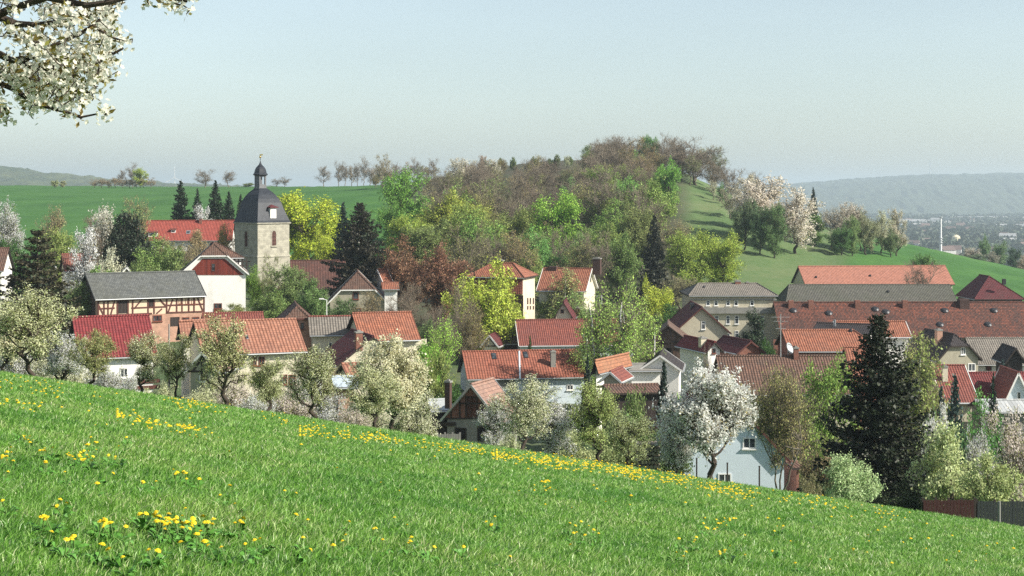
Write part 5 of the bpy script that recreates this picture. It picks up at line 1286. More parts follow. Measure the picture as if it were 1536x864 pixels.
# birches in the centre
for px, pyt, hw, Y, lb in [(880, 470, 26, 176, 'leaning birch at the left of the birch group'), (903, 420, 32, 170, 'birch before the long red barn with fresh pale leaves'), (938, 408, 28, 165, 'tall white-stemmed birch in the centre of the group'),
                           (958, 430, 28, 168, 'birch with thin white trunk right of the tallest one'), (975, 460, 24, 160, 'rightmost birch of the group above the white gable')]:
    T('thinbirch', px, pyt, hw * 1.05, Y, (.27, .38, .09), lb, 'birch_tree')
T('birch', 866, 425, 34, 214, (.20, .30, .09), 'soft green birch between the farmhouse and cream gable', 'birch_tree')
T('birch', 848, 395, 26, 222, (.25, .27, .10), 'pale budding birch left of the orange farmhouse roof', 'birch_tree')
T('leafy', 826, 430, 26, 224, (.19, .24, .07), 'olive tree right of the tall two-tier building')
T('shrub', 905, 455, 30, 208, (.16, .24, .06), 'green bush right of the cream gable', 'bush', 'bush')
T('leafy', 985, 420, 30, 215, (.30, .34, .05), 'yellow-green tree left of the large beige building')
T('sparse', 1015, 405, 34, 262, (.2, .19, .09), 'brownish tree behind the large beige building')
T('shrub', 1003, 450, 26, 212, DG, 'dark green bush at the left end of the large beige building', 'bush', 'bush')
T('pine', 1133, 468, 26, 196, (.035, .06, .025), 'round dark pine in front of the large beige building', 'pine_tree')
T('shrub', 1150, 505, 14, 192, DG, 'green bush at the foot of the round pine', 'bush', 'bush')
T('bare', 1384, 388, 30, 268, (.2, .12, .09), 'bare tree standing before the salmon-orange hall roof')
T('shrub', 1455, 428, 18, 262, (.14, .17, .07), 'round olive bush between grey hall and dark maroon roof', 'bush', 'bush')
T('bare', 1062, 510, 10, 150, (.3, .25, .2), 'tiny bare sapling by the little white house', 'young_tree')
# left-hand gardens
T('bigspruce', 56, 346, 84, 150, (.055, .052, .026), 'large brownish spruce on the left', 'spruce_tree', var=1)
T('fruit', 10, 306, 22, 250, WH, 'pale blossom tree at the far left edge below the field')
T('shrub', 15, 362, 26, 240, DG, 'dark bush below the far left blossom tree', 'bush', 'bush')
T('sparse', 76, 303, 26, 262, (.24, .21, .10), 'brown budding tree at the left below the green field')
T('leafy', 86, 345, 30, 246, (.20, .25, .07), 'olive leafy tree right of the brownish spruce')
T('blossomfar', 126, 350, 27, 228, WH, 'white blossom tree right of the large brownish spruce')
T('blossomfar', 152, 312, 24, 262, (.6, .58, .5), 'pale grey blossom tree below the field, left of the dark pine')
T('sparse', 138, 330, 20, 255, (.13, .1, .07), 'dark bare bush left of the dark pine')
T('blossomfar', 168, 375, 20, 212, (.66, .66, .5), 'low cream blossom tree above the slate roofed barn')
T('pine', 190, 306, 34, 236, (.025, .04, .02), 'dark rounded pine left of the bright red farmhouse', 'pine_tree')
T('sparse', 207, 298, 26, 262, (.22, .23, .09), 'pale budding tree right behind the dark pine')
T('leafy', 235, 358, 34, 226, (.15, .22, .06), 'green tree in front of the bright red farmhouse')
T('shrub', 262, 365, 28, 222, (.16, .21, .07), 'olive green bush left of the red boarded gable', 'bush', 'bush')
T('sparse', 290, 352, 24, 234, (.24, .2, .1), 'brownish tree between red farmhouse and red boarded gable')
T('shrub', 155, 398, 30, 205, (.15, .25, .05), 'bright green bush above the left end of the slate roof', 'bush', 'bush')
T('shrub', 215, 385, 34, 212, (.14, .19, .06), 'green bush above the middle of the slate roof', 'bush', 'bush')
T('shrub', 120, 425, 22, 190, (.13, .17, .06), 'green bush at the dark end of the half-timbered barn', 'bush', 'bush')
T('sparse', 338, 328, 20, 262, (.33, .24, .08), 'golden-brown budding tree beside the tower wall')
T('blossomfar', 305, 314, 18, 290, WH, 'white blossom tree over the bright red farmhouse ridge')
T('spruce', 271, 272, 20, 320, SP, 'left and broadest of the dark spruces behind the red farmhouse', 'spruce_tree')
T('spruce', 296, 284, 12, 322, SP, 'small dark spruce between its two taller neighbours', 'spruce_tree')
T('spruce', 323, 272, 18, 318, SP, 'tall dark spruce just left of the church tower', 'spruce_tree')
T('spruce', 343, 288, 13, 325, SP, 'slim dark spruce touching the church tower', 'spruce_tree')
T('spruce', 361, 292, 10, 330, SP, 'dark spruce hidden mostly by the church tower', 'spruce_tree')
# around the church
T('leafy', 460, 281, 56, 288, (.29, .34, .035), 'large glowing yellow-green tree right of the church tower', var=2)
T('leafy', 425, 300, 26, 292, (.27, .33, .035), 'yellow-green tree pressed against the church tower')
T('leafy', 490, 345, 24, 275, (.30, .35, .04), 'lower yellow-green tree above the nave roof')
T('bigspruce', 540, 306, 50, 240, (.035, .032, .018), 'tall brown-tinged spruce right of the glowing tree', 'spruce_tree')
T('spruce', 515, 305, 20, 266, SPG, 'dark green spruce behind the brown-tinged one', 'spruce_tree')
T('pine', 548, 340, 26, 240, (.03, .045, .02), 'dark ragged pine over the orange roofed cottage', 'pine_tree')
T('leafy', 432, 398, 34, 218, (.13, .18, .06), 'dull green tree in front of the nave')
T('sparse', 405, 385, 18, 224, (.16, .19, .06), 'thin tree with pale trunk at the tower foot')
T('shrub', 466, 412, 24, 212, (.12, .19, .06), 'green bush below the nave roof', 'bush', 'bush')
T('leafy', 383, 402, 18, 226, (.16, .26, .05), 'small green tree at the white house corner')
T('shrub', 410, 432, 30, 196, (.14, .2, .06), 'green bush behind the brick gable', 'bush', 'bush')
T('shrub', 508, 440, 22, 205, (.09, .14, .05), 'dark green bush below the beige half-hipped cottage', 'bush', 'bush')
T('sparse', 555, 438, 22, 204, (.25, .2, .1), 'brown bush below the beige half-hipped cottage', 'bush', 'bush')
# brown-red maples and the willow
T('leafy', 605, 362, 42, 238, (.17, .095, .055), 'copper-brown budding tree left of the willow', var=1)
T('leafy', 665, 366, 42, 232, (.17, .09, .055), 'second copper-brown tree behind the willow', var=3)
T('bare', 618, 425, 32, 205, (.20, .12, .08), 'brown twiggy tree right of the orange roofed cottage')
T('bare', 694, 430, 24, 190, (.17, .12, .08), 'brown leafless tree in front of the willow')
T('willow', 730, 378, 60, 203, (.36, .42, .07), 'weeping willow glowing yellow-green in the centre', 'willow_tree')
T('willow', 752, 420, 22, 205, (.36, .42, .07), 'lower hanging boughs of a second willow beside the tall building', 'willow_tree')
T('sparse', 708, 440, 24, 180, (.18, .15, .06), 'thin pale-trunked tree before the small timber gables')
T('bare', 655, 455, 26, 185, (.16, .12, .08), 'dark twiggy tree behind the young fresh-leaved tree')
T('bare', 590, 440, 26, 192, (.22, .14, .1), 'reddish twiggy bush above the clean orange roof')
T('sparse', 690, 470, 24, 200, (.1, .11, .05), 'dark olive tree left of the small timber gables')
T('leafy', 640, 480, 26, 175, (.08, .12, .04), 'dark green tree right behind the clean orange roof')

# ---- the wooded hill: trees one can tell apart
W1 = [
 ('leafy', 606, 256, 38, 335, (.13, .25, .045), 'tall fresh green tree at the left end of the wood'),
 ('leafy', 590, 300, 26, 320, (.12, .23, .045), 'green tree under the tall one at the left end of the wood'),
 ('leafy', 615, 318, 34, 300, (.22, .28, .05), 'yellow-green tree low at the left end of the wood'),
 ('leafy', 690, 288, 52, 318, (.24, .27, .05), 'broad olive-yellow oak in the middle of the wood'),
 ('leafy', 640, 330, 44, 292, (.15, .19, .06), 'olive green tree above the copper-brown trees'),
 ('leafy', 718, 330, 40, 300, (.20, .24, .06), 'olive tree right below the broad oak'),
 ('leafy', 755, 350, 36, 288, (.19, .25, .06), 'green tree above the tall two-tier building'),
 ('leafy', 833, 280, 42, 312, (.18, .30, .045), 'big bright green round tree in the middle of the wood'),
 ('leafy', 818, 345, 30, 296, (.15, .28, .05), 'green tree below the big bright green round tree'),
 ('leafy', 1000, 240, 24, 372, (.13, .26, .045), 'fresh green tree near the right edge of the wood'),
 ('leafy', 978, 204, 15, 458, (.10, .2, .05), 'small green dome standing out on the hilltop'),
 ('leafy', 953, 228, 16, 430, (.15, .28, .05), 'bright green tree just under the hilltop'),
 ('leafy', 945, 245, 24, 410, (.20, .26, .06), 'yellow-green tree on the right shoulder of the wood'),
 ('leafy', 1066, 345, 36, 290, (.24, .30, .05), 'yellow-green tree at the lower right edge of the wood'),
 ('leafy', 1085, 350, 34, 284, (.24, .30, .05), 'yellow-green tree beside the hill meadow'),
 ('leafy', 1030, 350, 36, 282, (.2, .26, .05), 'olive yellow tree above the large beige building'),
 ('leafy', 920, 305, 32, 310, (.14, .22, .05), 'green tall tree left of the dark spruce in the wood'),
 ('birch', 925, 290, 34, 330, (.15, .23, .06), 'slender green birch deep in the wood'),
 ('bare', 945, 270, 38, 335, (.27, .18, .15), 'reddish-grey bare tree with forked trunk'),
 ('bare', 925, 205, 34, 452, (.22, .17, .14), 'tall bare grey tree at the top of the hill'),
 ('bare', 1045, 212, 40, 440, (.20, .155, .13), 'wide bare dark tree on the right shoulder of the hilltop'),
 ('bare', 1015, 225, 34, 435, (.2, .15, .12), 'bare tree left of the widest one on the hilltop'),
 ('birch', 883, 212, 14, 455, (.16, .24, .06), 'narrow green birch standing up on the hilltop'),
 ('birch', 885, 238, 14, 440, (.18, .27, .06), 'narrow green birch just below the hilltop'),
 ('blossomfar', 690, 238, 22, 440, (.55, .52, .42), 'pale blossom tree on the upper left of the wood'),
 ('blossomfar', 737, 240, 15, 450, (.60, .57, .48), 'pale blossom tree right of its twin on the upper wood'),
 ('bare', 660, 262, 24, 400, (.28, .22, .17), 'pale bare tree standing in front of the blossom trees'),
 ('sparse', 575, 233, 16, 470, (.3, .27, .18), 'pale tree on the skyline left of the wood'),
 ('spruce', 981, 324, 23, 278, (.03, .035, .02), 'dark spruce with rusty top at the foot of the wood'),
 ('leafy', 880, 335, 26, 300, (.13, .19, .05), 'green tree between the bright round tree and the dark spruce'),
 ('sparse', 868, 365, 26, 270, (.24, .24, .08), 'pale olive tree behind the orange farmhouse'),
 ('leafy', 790, 375, 26, 262, (.17, .22, .06), 'olive tree behind the tall two-tier building'),
 ('sparse', 1010, 318, 30, 300, (.22, .2, .09), 'brownish budding tree right of the dark spruce'),
 ('leafy', 930, 350, 30, 272, (.12, .18, .05), 'dark green undergrowth tree left of the dark spruce'),
]
for k, px, pyt, hw, Y, c, lb in W1: T(k, px, pyt, hw, Y, c, lb, {'birch': 'birch_tree', 'spruce': 'spruce_tree'}.get(k, 'tree'))
# the mass of bare and budding trees behind them
rw = random.Random(21)
def wood(n, x0, x1, y0, y1, Hm, kinds, grp, lbs, hwf=.30, cond=None):
    made = 0; tries = 0
    while made < n and tries < n * 30:
        tries += 1; px = rw.uniform(x0, x1); Y = rw.uniform(y0, y1)
        if cond and not cond(px, Y): continue
        x = xw(px, Y); z = gz(x, Y); H = Hm * rw.uniform(.7, 1.25)
        py = HY - F * (z + H) / Y
        if px < 880 and py < 233 + max(0, 760 - px) * .06: continue
        if py < 203: continue
        k, c, lb = kinds[rw.randrange(len(kinds))]
        c = tuple(v * rw.uniform(.8, 1.2) for v in c)
        T(k, px, py, H * hwf * rw.uniform(.85, 1.2) * F / Y, Y, c, lb, group=grp + {'bare': ', leafless', 'sparse': ', budding', 'leafy': ', in leaf', 'blossomfar': ', flowering'}.get(k, '')); made += 1
KB = ('bare', (.21, .17, .11), 'leafless brown tree among the trees of the wooded hill'); KG = ('bare', (.24, .20, .15), 'leafless brown tree among the trees of the wooded hill')
KS = ('sparse', (.20, .19, .075), 'budding brown-green tree among the trees of the wooded hill'); KL = ('leafy', (.15, .21, .06), 'dull green leafy tree among the trees of the wooded hill')
GW = 'trees of the wooded hill'
wood(70, 640, 1085, 372, 470, 11, [KB, KB, KG, KS, KS], GW, 0, cond=lambda px, Y: px < (985 if Y < 425 else 1075))
wood(36, 640, 985, 300, 375, 13, [KB, KS, KS, KG, KL, KL], GW, 0)
wood(20, 700, 990, 262, 300, 11, [KS, KB, KL, KS], GW, 0)
wood(14, 880, 1085, 440, 478, 9, [KB, KG, KB], GW, 0)
wood(26, 560, 880, 430, 500, 5, [KS, ('blossomfar', (.46, .42, .33), 'pale flowering tree among the trees of the wooded hill'), KG, KS], GW, 0)
# hill meadow scrub and hedgerows
for px, pyt, hw, Y, c, k, lb in [
 (1145, 268, 46, 352, (.62, .56, .48), 'blossomfar', 'wide pale pink blossom tree on the hill meadow'), (1193, 284, 34, 345, (.66, .60, .52), 'blossomfar', 'pale blossom tree at the right of the meadow clump'),
 (1118, 268, 26, 365, (.50, .46, .36), 'blossomfar', 'cream blossom tree at the left of the meadow clump'), (1095, 275, 22, 380, (.3, .28, .2), 'sparse', 'thin pale tree left of the meadow blossom clump'),
 (1115, 300, 20, 338, (.11, .15, .07), 'leafy', 'left dark green tree under the meadow blossoms'), (1140, 303, 18, 335, (.08, .13, .055), 'leafy', 'middle dark green tree under the meadow blossoms'), (1162, 306, 17, 333, (.09, .15, .05), 'leafy', 'right dark green tree under the meadow blossoms'),
 (1100, 250, 18, 420, (.26, .2, .16), 'bare', 'bare pale tree at the right end of the hilltop'), (1082, 240, 20, 430, (.24, .19, .15), 'bare', 'bare tree where the hilltop slopes down'), (1130, 258, 16, 415, (.3, .25, .2), 'bare', 'small bare tree above the meadow blossoms'),
 (1070, 272, 10, 412, (.5, .5, .3), 'sparse', 'small yellowish bush at the top of the hill meadow'), (1083, 275, 8, 405, (.1, .2, .05), 'leafy', 'small green bush at the top of the hill meadow'),
 (1220, 282, 10, 372, SPG, 'spruce', 'lone dark spruce on the hill edge'), (1222, 318, 16, 362, (.12, .2, .05), 'leafy', 'green bush below the lone dark spruce'),
 (1248, 302, 22, 362, (.36, .33, .26), 'sparse', 'pale brown hedge tree right of the lone spruce'), (1272, 305, 20, 364, (.55, .50, .43), 'blossomfar', 'pinkish hedge tree on the hill edge'),
 (1292, 303, 18, 366, (.2, .2, .14), 'sparse', 'grey twiggy hedge tree on the hill edge'), (1300, 320, 20, 360, (.2, .21, .12), 'leafy', 'grey-green round hedge tree on the hill edge'),
 (1322, 318, 16, 366, (.50, .51, .36), 'blossomfar', 'pale cream hedge tree near the end of the row'), (1345, 318, 17, 368, (.50, .46, .36), 'blossomfar', 'last cream hedge tree at the end of the row'),
 (1262, 338, 18, 352, (.07, .14, .04), 'leafy', 'dark green bush at the foot of the hedge row'), (1278, 325, 14, 355, (.14, .2, .07), 'leafy', 'mid green bush in the hedge row'), (1336, 345, 14, 362, (.12, .16, .07), 'leafy', 'low dark bush near the end of the hedge row'),
 (1490 - 35, 372, 14, 520, (.46, .42, .36), 'blossomfar', 'pale blossom bush on the far field edge at right'), (1462, 380, 12, 515, (.12, .15, .09), 'leafy', 'dark bush on the far field edge at right'), (1476, 352, 8, 560, (.13, .2, .09), 'leafy', 'slim poplar-like tree on the far field edge'),
 (1500, 362, 14, 540, (.13, .19, .09), 'leafy', 'green tree on the far field edge'), (1488, 378, 12, 530, (.35, .33, .27), 'blossomfar', 'greyish flowering bush on the far field edge'), (1522, 372, 11, 500, (.05, .09, .05), 'leafy', 'dark green tree at the right edge beyond the field'),
 (1534, 384, 10, 495, (.45, .38, .3), 'blossomfar', 'pink blossom tree at the right edge beyond the field'), (1383, 372, 9, 470, (.06, .12, .05), 'leafy', 'tiny dark bush on the meadow skyline'),
 (1385, 383, 24, 300, (.10, .18, .05), 'shrub', 'green bush above the salmon-orange hall roof')]:
    T(k, px, pyt, hw, Y, c, lb, {'spruce': 'spruce_tree'}.get(k, 'tree') if k != 'shrub' else 'bush')
# skyline trees on the left field and the low hedge
for px, pyt, hw, Y, c, k, lb in [
 (210, 250, 11, 640, (.25, .3, .06), 'leafy', 'yellow-green tree on the left skyline'), (198, 246, 9, 645, (.25, .2, .16), 'bare', 'bare skyline tree left of the yellow-green one'), (184, 254, 8, 650, (.25, .2, .16), 'bare', 'small bare skyline tree beside the hedge'),
 (308, 252, 16, 640, (.28, .22, .18), 'bare', 'wide bare skyline tree above the spruces'), (343, 254, 12, 645, (.3, .24, .2), 'bare', 'bare skyline tree left of the church spire'), (372, 274, 9, 640, (.14, .17, .06), 'leafy', 'round green bush on the skyline left of the spire'),
 (415, 268, 9, 660, (.3, .26, .2), 'bare', 'faint bare skyline bush right of the spire'), (428, 266, 9, 655, (.3, .26, .2), 'bare', 'second faint bare skyline bush right of the spire'),
 (485, 248, 11, 640, (.24, .19, .15), 'bare', 'dark bare skyline tree at the start of the right row'), (82, 270, 7, 650, (.28, .3, .15), 'leafy', 'small bush on the far left skyline'), (94, 271, 5, 655, (.28, .28, .15), 'leafy', 'tiny bush on the far left skyline')]:
    T(k, px, pyt, hw, Y, c, lb)
for n in range(9): T('sparse', 142 + n * 10.5, 266 + rw.uniform(-1, 3), 8, 640, (.30, .23, .14), 'low brown skyline hedge bush left of the yellow-green tree', 'hedge_bush', 'bush', 'low hedge bushes on the left skyline')
for n in range(16): px = 508 + n * 9.5; T(('bare', 'bare', 'sparse')[n % 3], px, 246 + rw.uniform(-10, 8) - max(0, px - 590) * .05, 9, 620 - (px - 508) * .5, (.30, .25, .19), ('pale leafless tree', 'pale leafless tree', 'pale budding tree')[n % 3] + ' in the skyline row left of the wooded hill', 'tree', 'tree', 'skyline row of trees left of the wood' + (', budding' if n % 3 == 2 else ''))
for n, px in enumerate((770, 800, 826, 835, 855, 728, 752)): T('shrub', px, 232 + (n % 3) * 2 + (2 if px < 780 else 0), 5, 500, (.12, .16, .06), 'small dark bush on the bare crest of the hill', 'bush', 'bush', 'small bushes on the hill crest')
# rough scrub in the village gaps so that gardens are not bare
for n in range(30):
    px = rw.uniform(20, 1520); Y = rw.uniform(200, 290)
    x = xw(px, Y); z = gz(x, Y); H = rw.uniform(2, 4)
    T('shrub', px, HY - F * (z + H) / Y, H * .7 * F / Y, Y, rw.choice([(.14, .2, .06), (.2, .22, .08), (.2, .15, .09), (.1, .15, .05)]), 'low garden shrub growing between the houses of the village', 'shrub', 'shrub', 'garden shrubs between the houses')
# woods and houses of the far valley
def valley():
    rng = np.random.default_rng(8); N = 9000
    Y = rng.uniform(1300, 4800, N); px = rng.uniform(1040, 1640, N); X = (px - 768) / F * Y
    keep = (np.sin(X * .006 + 2) * np.sin(Y * .004 + X * .002) + rng.normal(0, .45, N)) > -.35; X, Y = X[keep], Y[keep]; Z = hgt(X, Y)
    n = len(X); r = rng.uniform(5, 11, n); V = []; Q = []
    k = 14; off = rng.normal(0, 1, (n, k, 3)); off /= np.linalg.norm(off, axis=2, keepdims=True); off[:, :, 2] = np.abs(off[:, :, 2]) * 1.1
    C = (np.stack([X, Y, Z], -1)[:, None] + off * r[:, None, None]).reshape(-1, 3); v, q = quads(C, 7.5, rng)
    tag(link('valley_woods', fast_mesh('valley_woods', v, q, m_leaf('valley_leaves', fixed=(.05, .07, .035), trans=.1))), 'hazy scattered woods filling the far valley', 'woods', kind='stuff')
    wm = m_plain('far_house_wall', (.62, .6, .56), var=.1, bump=0); rm = m_plain('far_house_roof', (.15, .10, .085), var=.2, bump=0); rm2 = m_plain('far_hall_roof', (.33, .33, .33), var=.1, bump=0)
    def mk(w, d, h, rh, roofm):
        m = MB(); m.hexa([(-w, -d, 0), (w, -d, 0), (w, d, 0), (-w, d, 0), (-w, -d, h), (w, -d, h), (w, d, h), (-w, d, h)])
        a = m.build('wall', wm); r_ = MB(); r_.poly([(-w, -d - .5, h), (w, -d - .5, h), (w, 0, h + rh), (-w, 0, h + rh)]); r_.poly([(w, d + .5, h), (-w, d + .5, h), (-w, 0, h + rh), (w, 0, h + rh)])
        r_.poly([(w, -d, h), (w, d, h), (w, 0, h + rh)]); r_.poly([(-w, d, h), (-w, -d, h), (-w, 0, h + rh)]); b = r_.build('roof', roofm); return a, b
    protos = [mk(8, 6, 8, 5, rm), mk(6, 5, 6, 4, rm), mk(11, 6, 9, 4, rm2)]
    halls = mk(60, 18, 12, 2, rm2)
    def put(pr, px, Y, rz, lb, name, cat, grp=None, s=1.):
        x = xw(px, Y); ro = empty(name, (x, Y, gz(x, Y) - .5), rz, lb, cat, grp); ro.scale = (s, s, s)
        for o in pr:
            c = o.copy(); COL.objects.link(c); c.parent = ro; c.name = o.name.split('.')[0]
    rr = random.Random(9)
    for n in range(58):
        Yh = rr.uniform(1500, 4300); px = rr.uniform(1370, 1545) if Yh < 2500 else rr.uniform(1355, 1545)
        put(protos[n % 3], px, Yh, rr.uniform(-.6, .6), 'tiny pale house scattered in the far hazy valley town', 'valley_house', 'house', 'houses of the far valley town', rr.uniform(.5, 1.15))
    for px, Y, lb in [(1370, 3900, 'pale long hall at the left end of the far valley'), (1395, 3700, 'pinkish long hall in the far valley'), (1445, 4300, 'long pale hall row at the foot of the blue ridge'), (1485, 4350, 'second long pale hall at the foot of the blue ridge'), (1350, 3300, 'white hall left of the tall white mast'),
                      (1385, 1330, 'long white roofed factory hall left of the mast'), (1430, 1340, 'long white roofed factory hall right of the mast')]:
        put(halls, px, Y, .05, lb, 'factory_hall', 'hall', s=.75 if Y > 2000 else .3)
    m = MB(); Yt = 2100; x = xw(1434, Yt); 
    rg = [[(rad * math.cos(t), rad * math.sin(t), z) for t in [i * math.pi / 6 for i in range(12)]] for rad, z in ((3, 0), (3, 4), (5.5, 6), (6, 10), (5.5, 14), (3, 16), (.6, 17))]
    m.rings(rg); ro = m.build('gas_tank', m_plain('cream_tank_paint', (.7, .62, .42), var=.05, bump=0), None, (x, Yt, gz(x, Yt) + 6)); ro.location.z = zw(361, Yt)
    ro.location.z = gz(x, Yt); tag(ro, 'round cream coloured tank standing in the far valley', 'tank')
    for pr in protos + [halls]:
        for o in pr: bpy.data.objects.remove(o)
valley()

# ---------------------------------------------------------------- small things at the meadow's foot
for px, pyt in ((1045, 688), (1091, 695), (1139, 700)):
    Y = 66; x = xw(px, Y); g = gz(x, Y); H = zw(pyt, Y) - g
    m = MB(); m.tube([(0, 0, -.2), (0, 0, H)], .035, 6); m.tube([(0, 0, H), (0, 0, H + .03)], .045, 6); o = m.build('fence_post', M_beamd, None, (x, Y, g))
    tag(o, {1045: 'thin dark fence post nearest the cherry trunk', 1091: 'thin dark fence post in the middle before the bluish white house', 1139: 'thin dark fence post below the upper window of the bluish white house'}[px], 'fence post')
def fence(px0, px1, Y, pyt, mat, name, label, n, wmat, h=None):
    x0, x1 = xw(px0, Y), xw(px1, Y); xm = (x0 + x1) / 2; zt = zw(pyt, Y); g = min(gz(x0, Y), gz(x1, Y)); r = empty(name, (xm, Y, g), 0, label, 'fence')
    for k in range(n):
        x = x0 + (x1 - x0) * k / (n - 1) - xm; m = MB(); m.box(x - .05, x + .05, .04, .14, -.3, zt - g + .08); m.build('post', wmat, r)
    for z in (.25, .8):
        m = MB(); m.box(x0 - xm, x1 - xm, .0, .035, (zt - g) * z, (zt - g) * z + .09); m.build('rail', wmat, r)
    m = MB(); rng = random.Random(3); x = x0 - xm
    while x < x1 - xm - .1:
        m.box(x, x + .135, -.03, -.002, -.1, zt - g + rng.uniform(-.02, .02)); x += .15
    m.build('boards', mat, r)
fence(1385, 1463, 70, 750, WD_red2 if False else m_plain('dark_red_fence_paint', (.05, .016, .014), var=.3), 'board_fence', 'dark red board fence below the wide olive bush', 5, M_beamd)
fence(1466, 1600, 74, 752, m_plain('dark_weathered_board', (.03, .035, .035), var=.3), 'dark_fence', 'dark weathered fence at the lower right edge', 6, M_beamd)
Y = 69; x = xw(1499, Y); g = gz(x, Y); m = MB(); m.tube([(0, 0, -.2), (0, 0, zw(752, Y) - g)], .06, 8); tag(m.build('wooden_post', P_grey, None, (x, Y, g)), 'pale wooden post in front of the dark fence at lower right', 'post')
# log pile
Y = 84; x = xw(972, Y); zb = zw(706, Y); g = min(gz(x, Y), zb); r = empty('log_pile', (x, Y, g), 0, 'stack of cut logs beside the hedge left of the garden hut', 'log pile')
lm = m_bark('cut_log', (.30, .25, .19)); rl = random.Random(2)
for row in range(7):
    for k in range(6):
        m = MB(); zc = zw(704 - row * 6.3, Y) - g; xc = -.55 + k * .2 + (row % 2) * .1; rad = rl.uniform(.085, .11)
        m.tube([(xc, -.5 + rl.uniform(-.06, .06), zc), (xc, .5, zc)], rad, 8); m.build('log', lm, r)
m = MB(); m.box(-.8, .8, -.3, .4, -.3, zw(706.5, Y) - g); m.build('base', M_beamd, r)
# narrow lath fence along the meadow foot in the centre
fence(645, 690, 100, 651, P_grey, 'garden_fence', 'grey garden fence left of the brick shed', 5, P_grey)

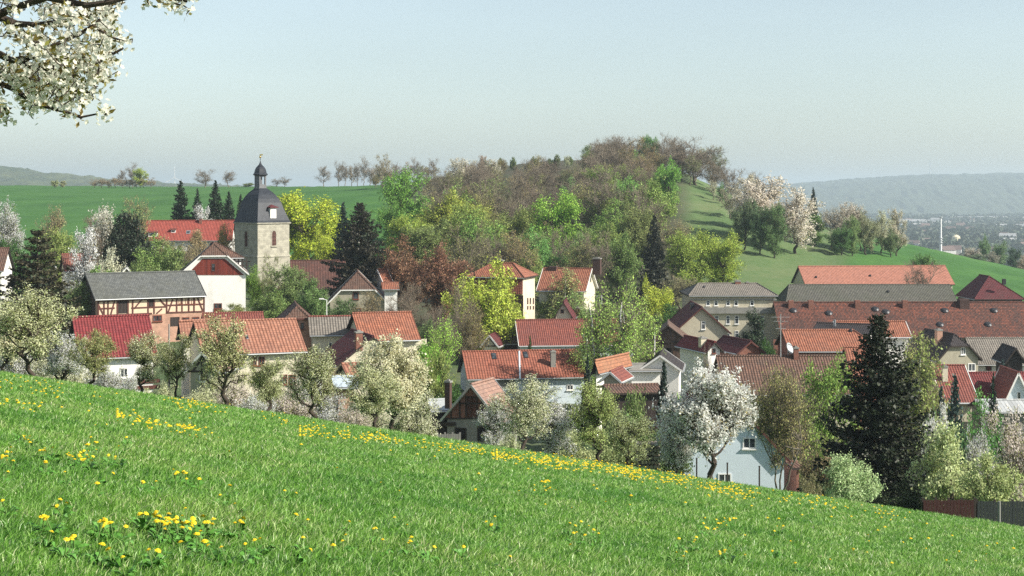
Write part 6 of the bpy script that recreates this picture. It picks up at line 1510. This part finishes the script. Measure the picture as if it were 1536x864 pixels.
# ---------------------------------------------------------------- overhanging cherry at the top left
def big_cherry():
    rng = np.random.default_rng(31); bx, by = -4.6, 9.0; g = gz(bx, by)
    root = empty('cherry_tree', (bx, by, g), 0, 'overhanging branches of a white flowering cherry in the top left corner', 'tree'); O = np.array([bx, by, g])
    def p(px, py, Y): return np.array(at(px, py, Y)) - O
    tr = [np.array([0, 0, -.1]), np.array([.05, 0, .8]), np.array([.0, .05, 1.7]), np.array([.15, 0, 2.6]), np.array([.1, .1, 3.6])]
    m = MB(); m.tube(tr, [.2, .16, .14, .11, .06], 10); m.build('trunk', BARK, root)
    limbs = [
     ([tuple(tr[2]), p(-150, 45, 8.8), p(-40, 32, 8.6), p(0, 26, 8.5), p(25, 36, 8.5), p(50, 37, 8.4), p(75, 34, 8.4), p(92, 30, 8.4)], .035),
     ([tuple(tr[2]), p(-160, 30, 8.4), p(-60, 12, 8.3), p(0, 21, 8.2), p(15, 14, 8.2), p(70, -4, 8.1), p(130, 8, 8.1), p(165, 3, 8.1), p(200, -6, 8.1), p(250, -4, 8.1), p(280, 2, 8.0)], .03),
     ([tuple(tr[1] * .3 + tr[2] * .7), p(-160, 90, 8.9), p(-50, 70, 8.8), p(0, 82, 8.7), p(15, 90, 8.7), p(40, 96, 8.6), p(70, 103, 8.6), p(110, 98, 8.5), p(150, 92, 8.5), p(185, 72, 8.5)], .03),
     ([p(15, 90, 8.7), p(55, 85, 8.6), p(80, 68, 8.5), p(110, 55, 8.5), p(140, 38, 8.4), p(160, 20, 8.4), p(172, 4, 8.4)], .016),
     ([tuple(tr[1] * .4 + tr[2] * .6), p(-150, 125, 8.6), p(-40, 118, 8.5), p(0, 125, 8.4), p(20, 134, 8.4), p(45, 150, 8.3), p(75, 162, 8.3), p(100, 168, 8.3), p(120, 176, 8.3), p(145, 171, 8.3)], .022),
     ([p(40, 96, 8.6), p(60, 120, 8.5), p(90, 135, 8.4), p(120, 140, 8.4), p(142, 138, 8.4)], .012),
     ([p(110, 98, 8.5), p(130, 108, 8.4), p(150, 118, 8.4)], .008), ([p(-40, 118, 8.5), p(-10, 140, 8.4), p(5, 168, 8.4)], .012),
     ([p(140, 38, 8.4), p(165, 55, 8.4), p(190, 62, 8.4)], .008), ([p(0, 26, 8.5), p(30, 60, 8.6), p(60, 72, 8.6)], .01), ([p(-60, 12, 8.3), p(20, -20, 8.2), p(90, -30, 8.1), p(180, -40, 8.0)], .02)]
    cl = []
    for pts, r0 in limbs:
        pts = [Vector(q) for q in pts]; m = MB(); m.tube(pts, list(np.linspace(r0, r0 * .22, len(pts))), 7); m.build('limb', BARK, root)
        for a, b in zip(pts[1:-1], pts[2:]):
            L = (b - a).length; n = max(2, int(L / .045))
            for k in range(n):
                q = a.lerp(b, rng.random()); cl.append((np.array(q), q))
        for k in range(5): cl.append((np.array(pts[-1]) + rng.normal(0, .02, 3), pts[-1]))
    # regions of dense blossom
    poly = [(-120, -60, 175, 20), (-120, 40, 60, 60), (60, 8, 172, 30), (100, 40, 175, 62), (20, 95, 150, 125), (30, 125, 135, 160), (-10, 100, 60, 118), (-100, 60, -10, 170), (60, 66, 165, 100), (45, 60, 80, 78), (-30, 148, 12, 172), (-200, -100, 60, 0), (20, 40, 62, 60), (235, -10, 278, 10)]
    dens = [80, 24, 42, 22, 66, 62, 22, 60, 56, 10, 12, 60, 9, 14]
    V = []; Q = []; Vs = []; Qs = []; allp = np.array([c[0] for c in cl])
    cc = [c[0] + rng.normal(0, .03, 3) for c in cl if rng.random() < .42]
    for (x0, y0, x1, y1), n in zip(poly, dens):
        for _ in range(n): cc.append(p(rng.uniform(x0, x1), rng.uniform(y0, y1), rng.uniform(7.9, 9.1)))
    A = []; B = []
    petals = []; leaves = []
    C_ = np.array(cc); dm = np.full(len(C_), 9.); par = np.zeros((len(C_), 3))
    for q in allp:
        d2 = np.linalg.norm(C_ - q, axis=1); w = d2 < dm; dm[w] = d2[w]; par[w] = q
    done = np.zeros(len(C_), bool); keep = []
    for _ in range(len(C_)):
        k = int(np.argmin(np.where(done, 99, dm))); done[k] = True
        if dm[k] > .34: break
        keep.append(C_[k]); mid = (par[k] + C_[k]) / 2 + rng.normal(0, .012, 3); A += [par[k], mid]; B += [mid, C_[k]]
        d2 = np.linalg.norm(C_ - C_[k], axis=1); w = (d2 < dm) & ~done; dm[w] = d2[w]; par[w] = C_[k]
    for c in keep:
        for f in range(rng.integers(5, 11)):
            d = rng.normal(0, 1, 3); d /= np.linalg.norm(d); fc = c + d * rng.uniform(.015, .07); u = np.cross(d, [.3, .5, .8]); u /= np.linalg.norm(u); v = np.cross(d, u); a0 = rng.random() * 6
            for q in range(5):
                a = a0 + q * 1.2566; w = u * math.cos(a) + v * math.sin(a); s_ = -u * math.sin(a) + v * math.cos(a); R_ = .0160
                petals.append(np.array([fc, fc + w * R_ * .6 + s_ * R_ * .42 + d * .003, fc + w * R_ + d * .005, fc + w * R_ * .6 - s_ * R_ * .42 + d * .003]))
        for f in range(rng.integers(2, 5)):
            d = rng.normal(0, 1, 3) + np.array([0, 0, .4]); d /= np.linalg.norm(d); u = np.cross(d, rng.normal(0, 1, 3)); u /= np.linalg.norm(u); L = rng.uniform(.03, .055)
            leaves.append(np.array([c + d * .015, c + d * (.015 + L * .5) + u * L * .22, c + d * (.015 + L), c + d * (.015 + L * .5) - u * L * .22]))
    v, q = prisms(np.array(A), np.array(B), .0036, .0026, 4); link('twigs', fast_mesh('twigs', v, q, BARK), root)
    P = np.array(petals).reshape(-1, 3); pm = m_leaf('cherry_petals', fixed=(.84, .82, .72), trans=.5, var=.08, hue=.005, rough=.7)
    link('blossom', fast_mesh('blossom', P, np.arange(len(P)).reshape(-1, 4), pm), root)
    P = np.array(leaves).reshape(-1, 3); link('young_leaves', fast_mesh('young_leaves', P, np.arange(len(P)).reshape(-1, 4), m_leaf('bronze_leaves', fixed=(.20, .17, .04), trans=.4, var=.4, hue=.04)), root)
big_cherry()
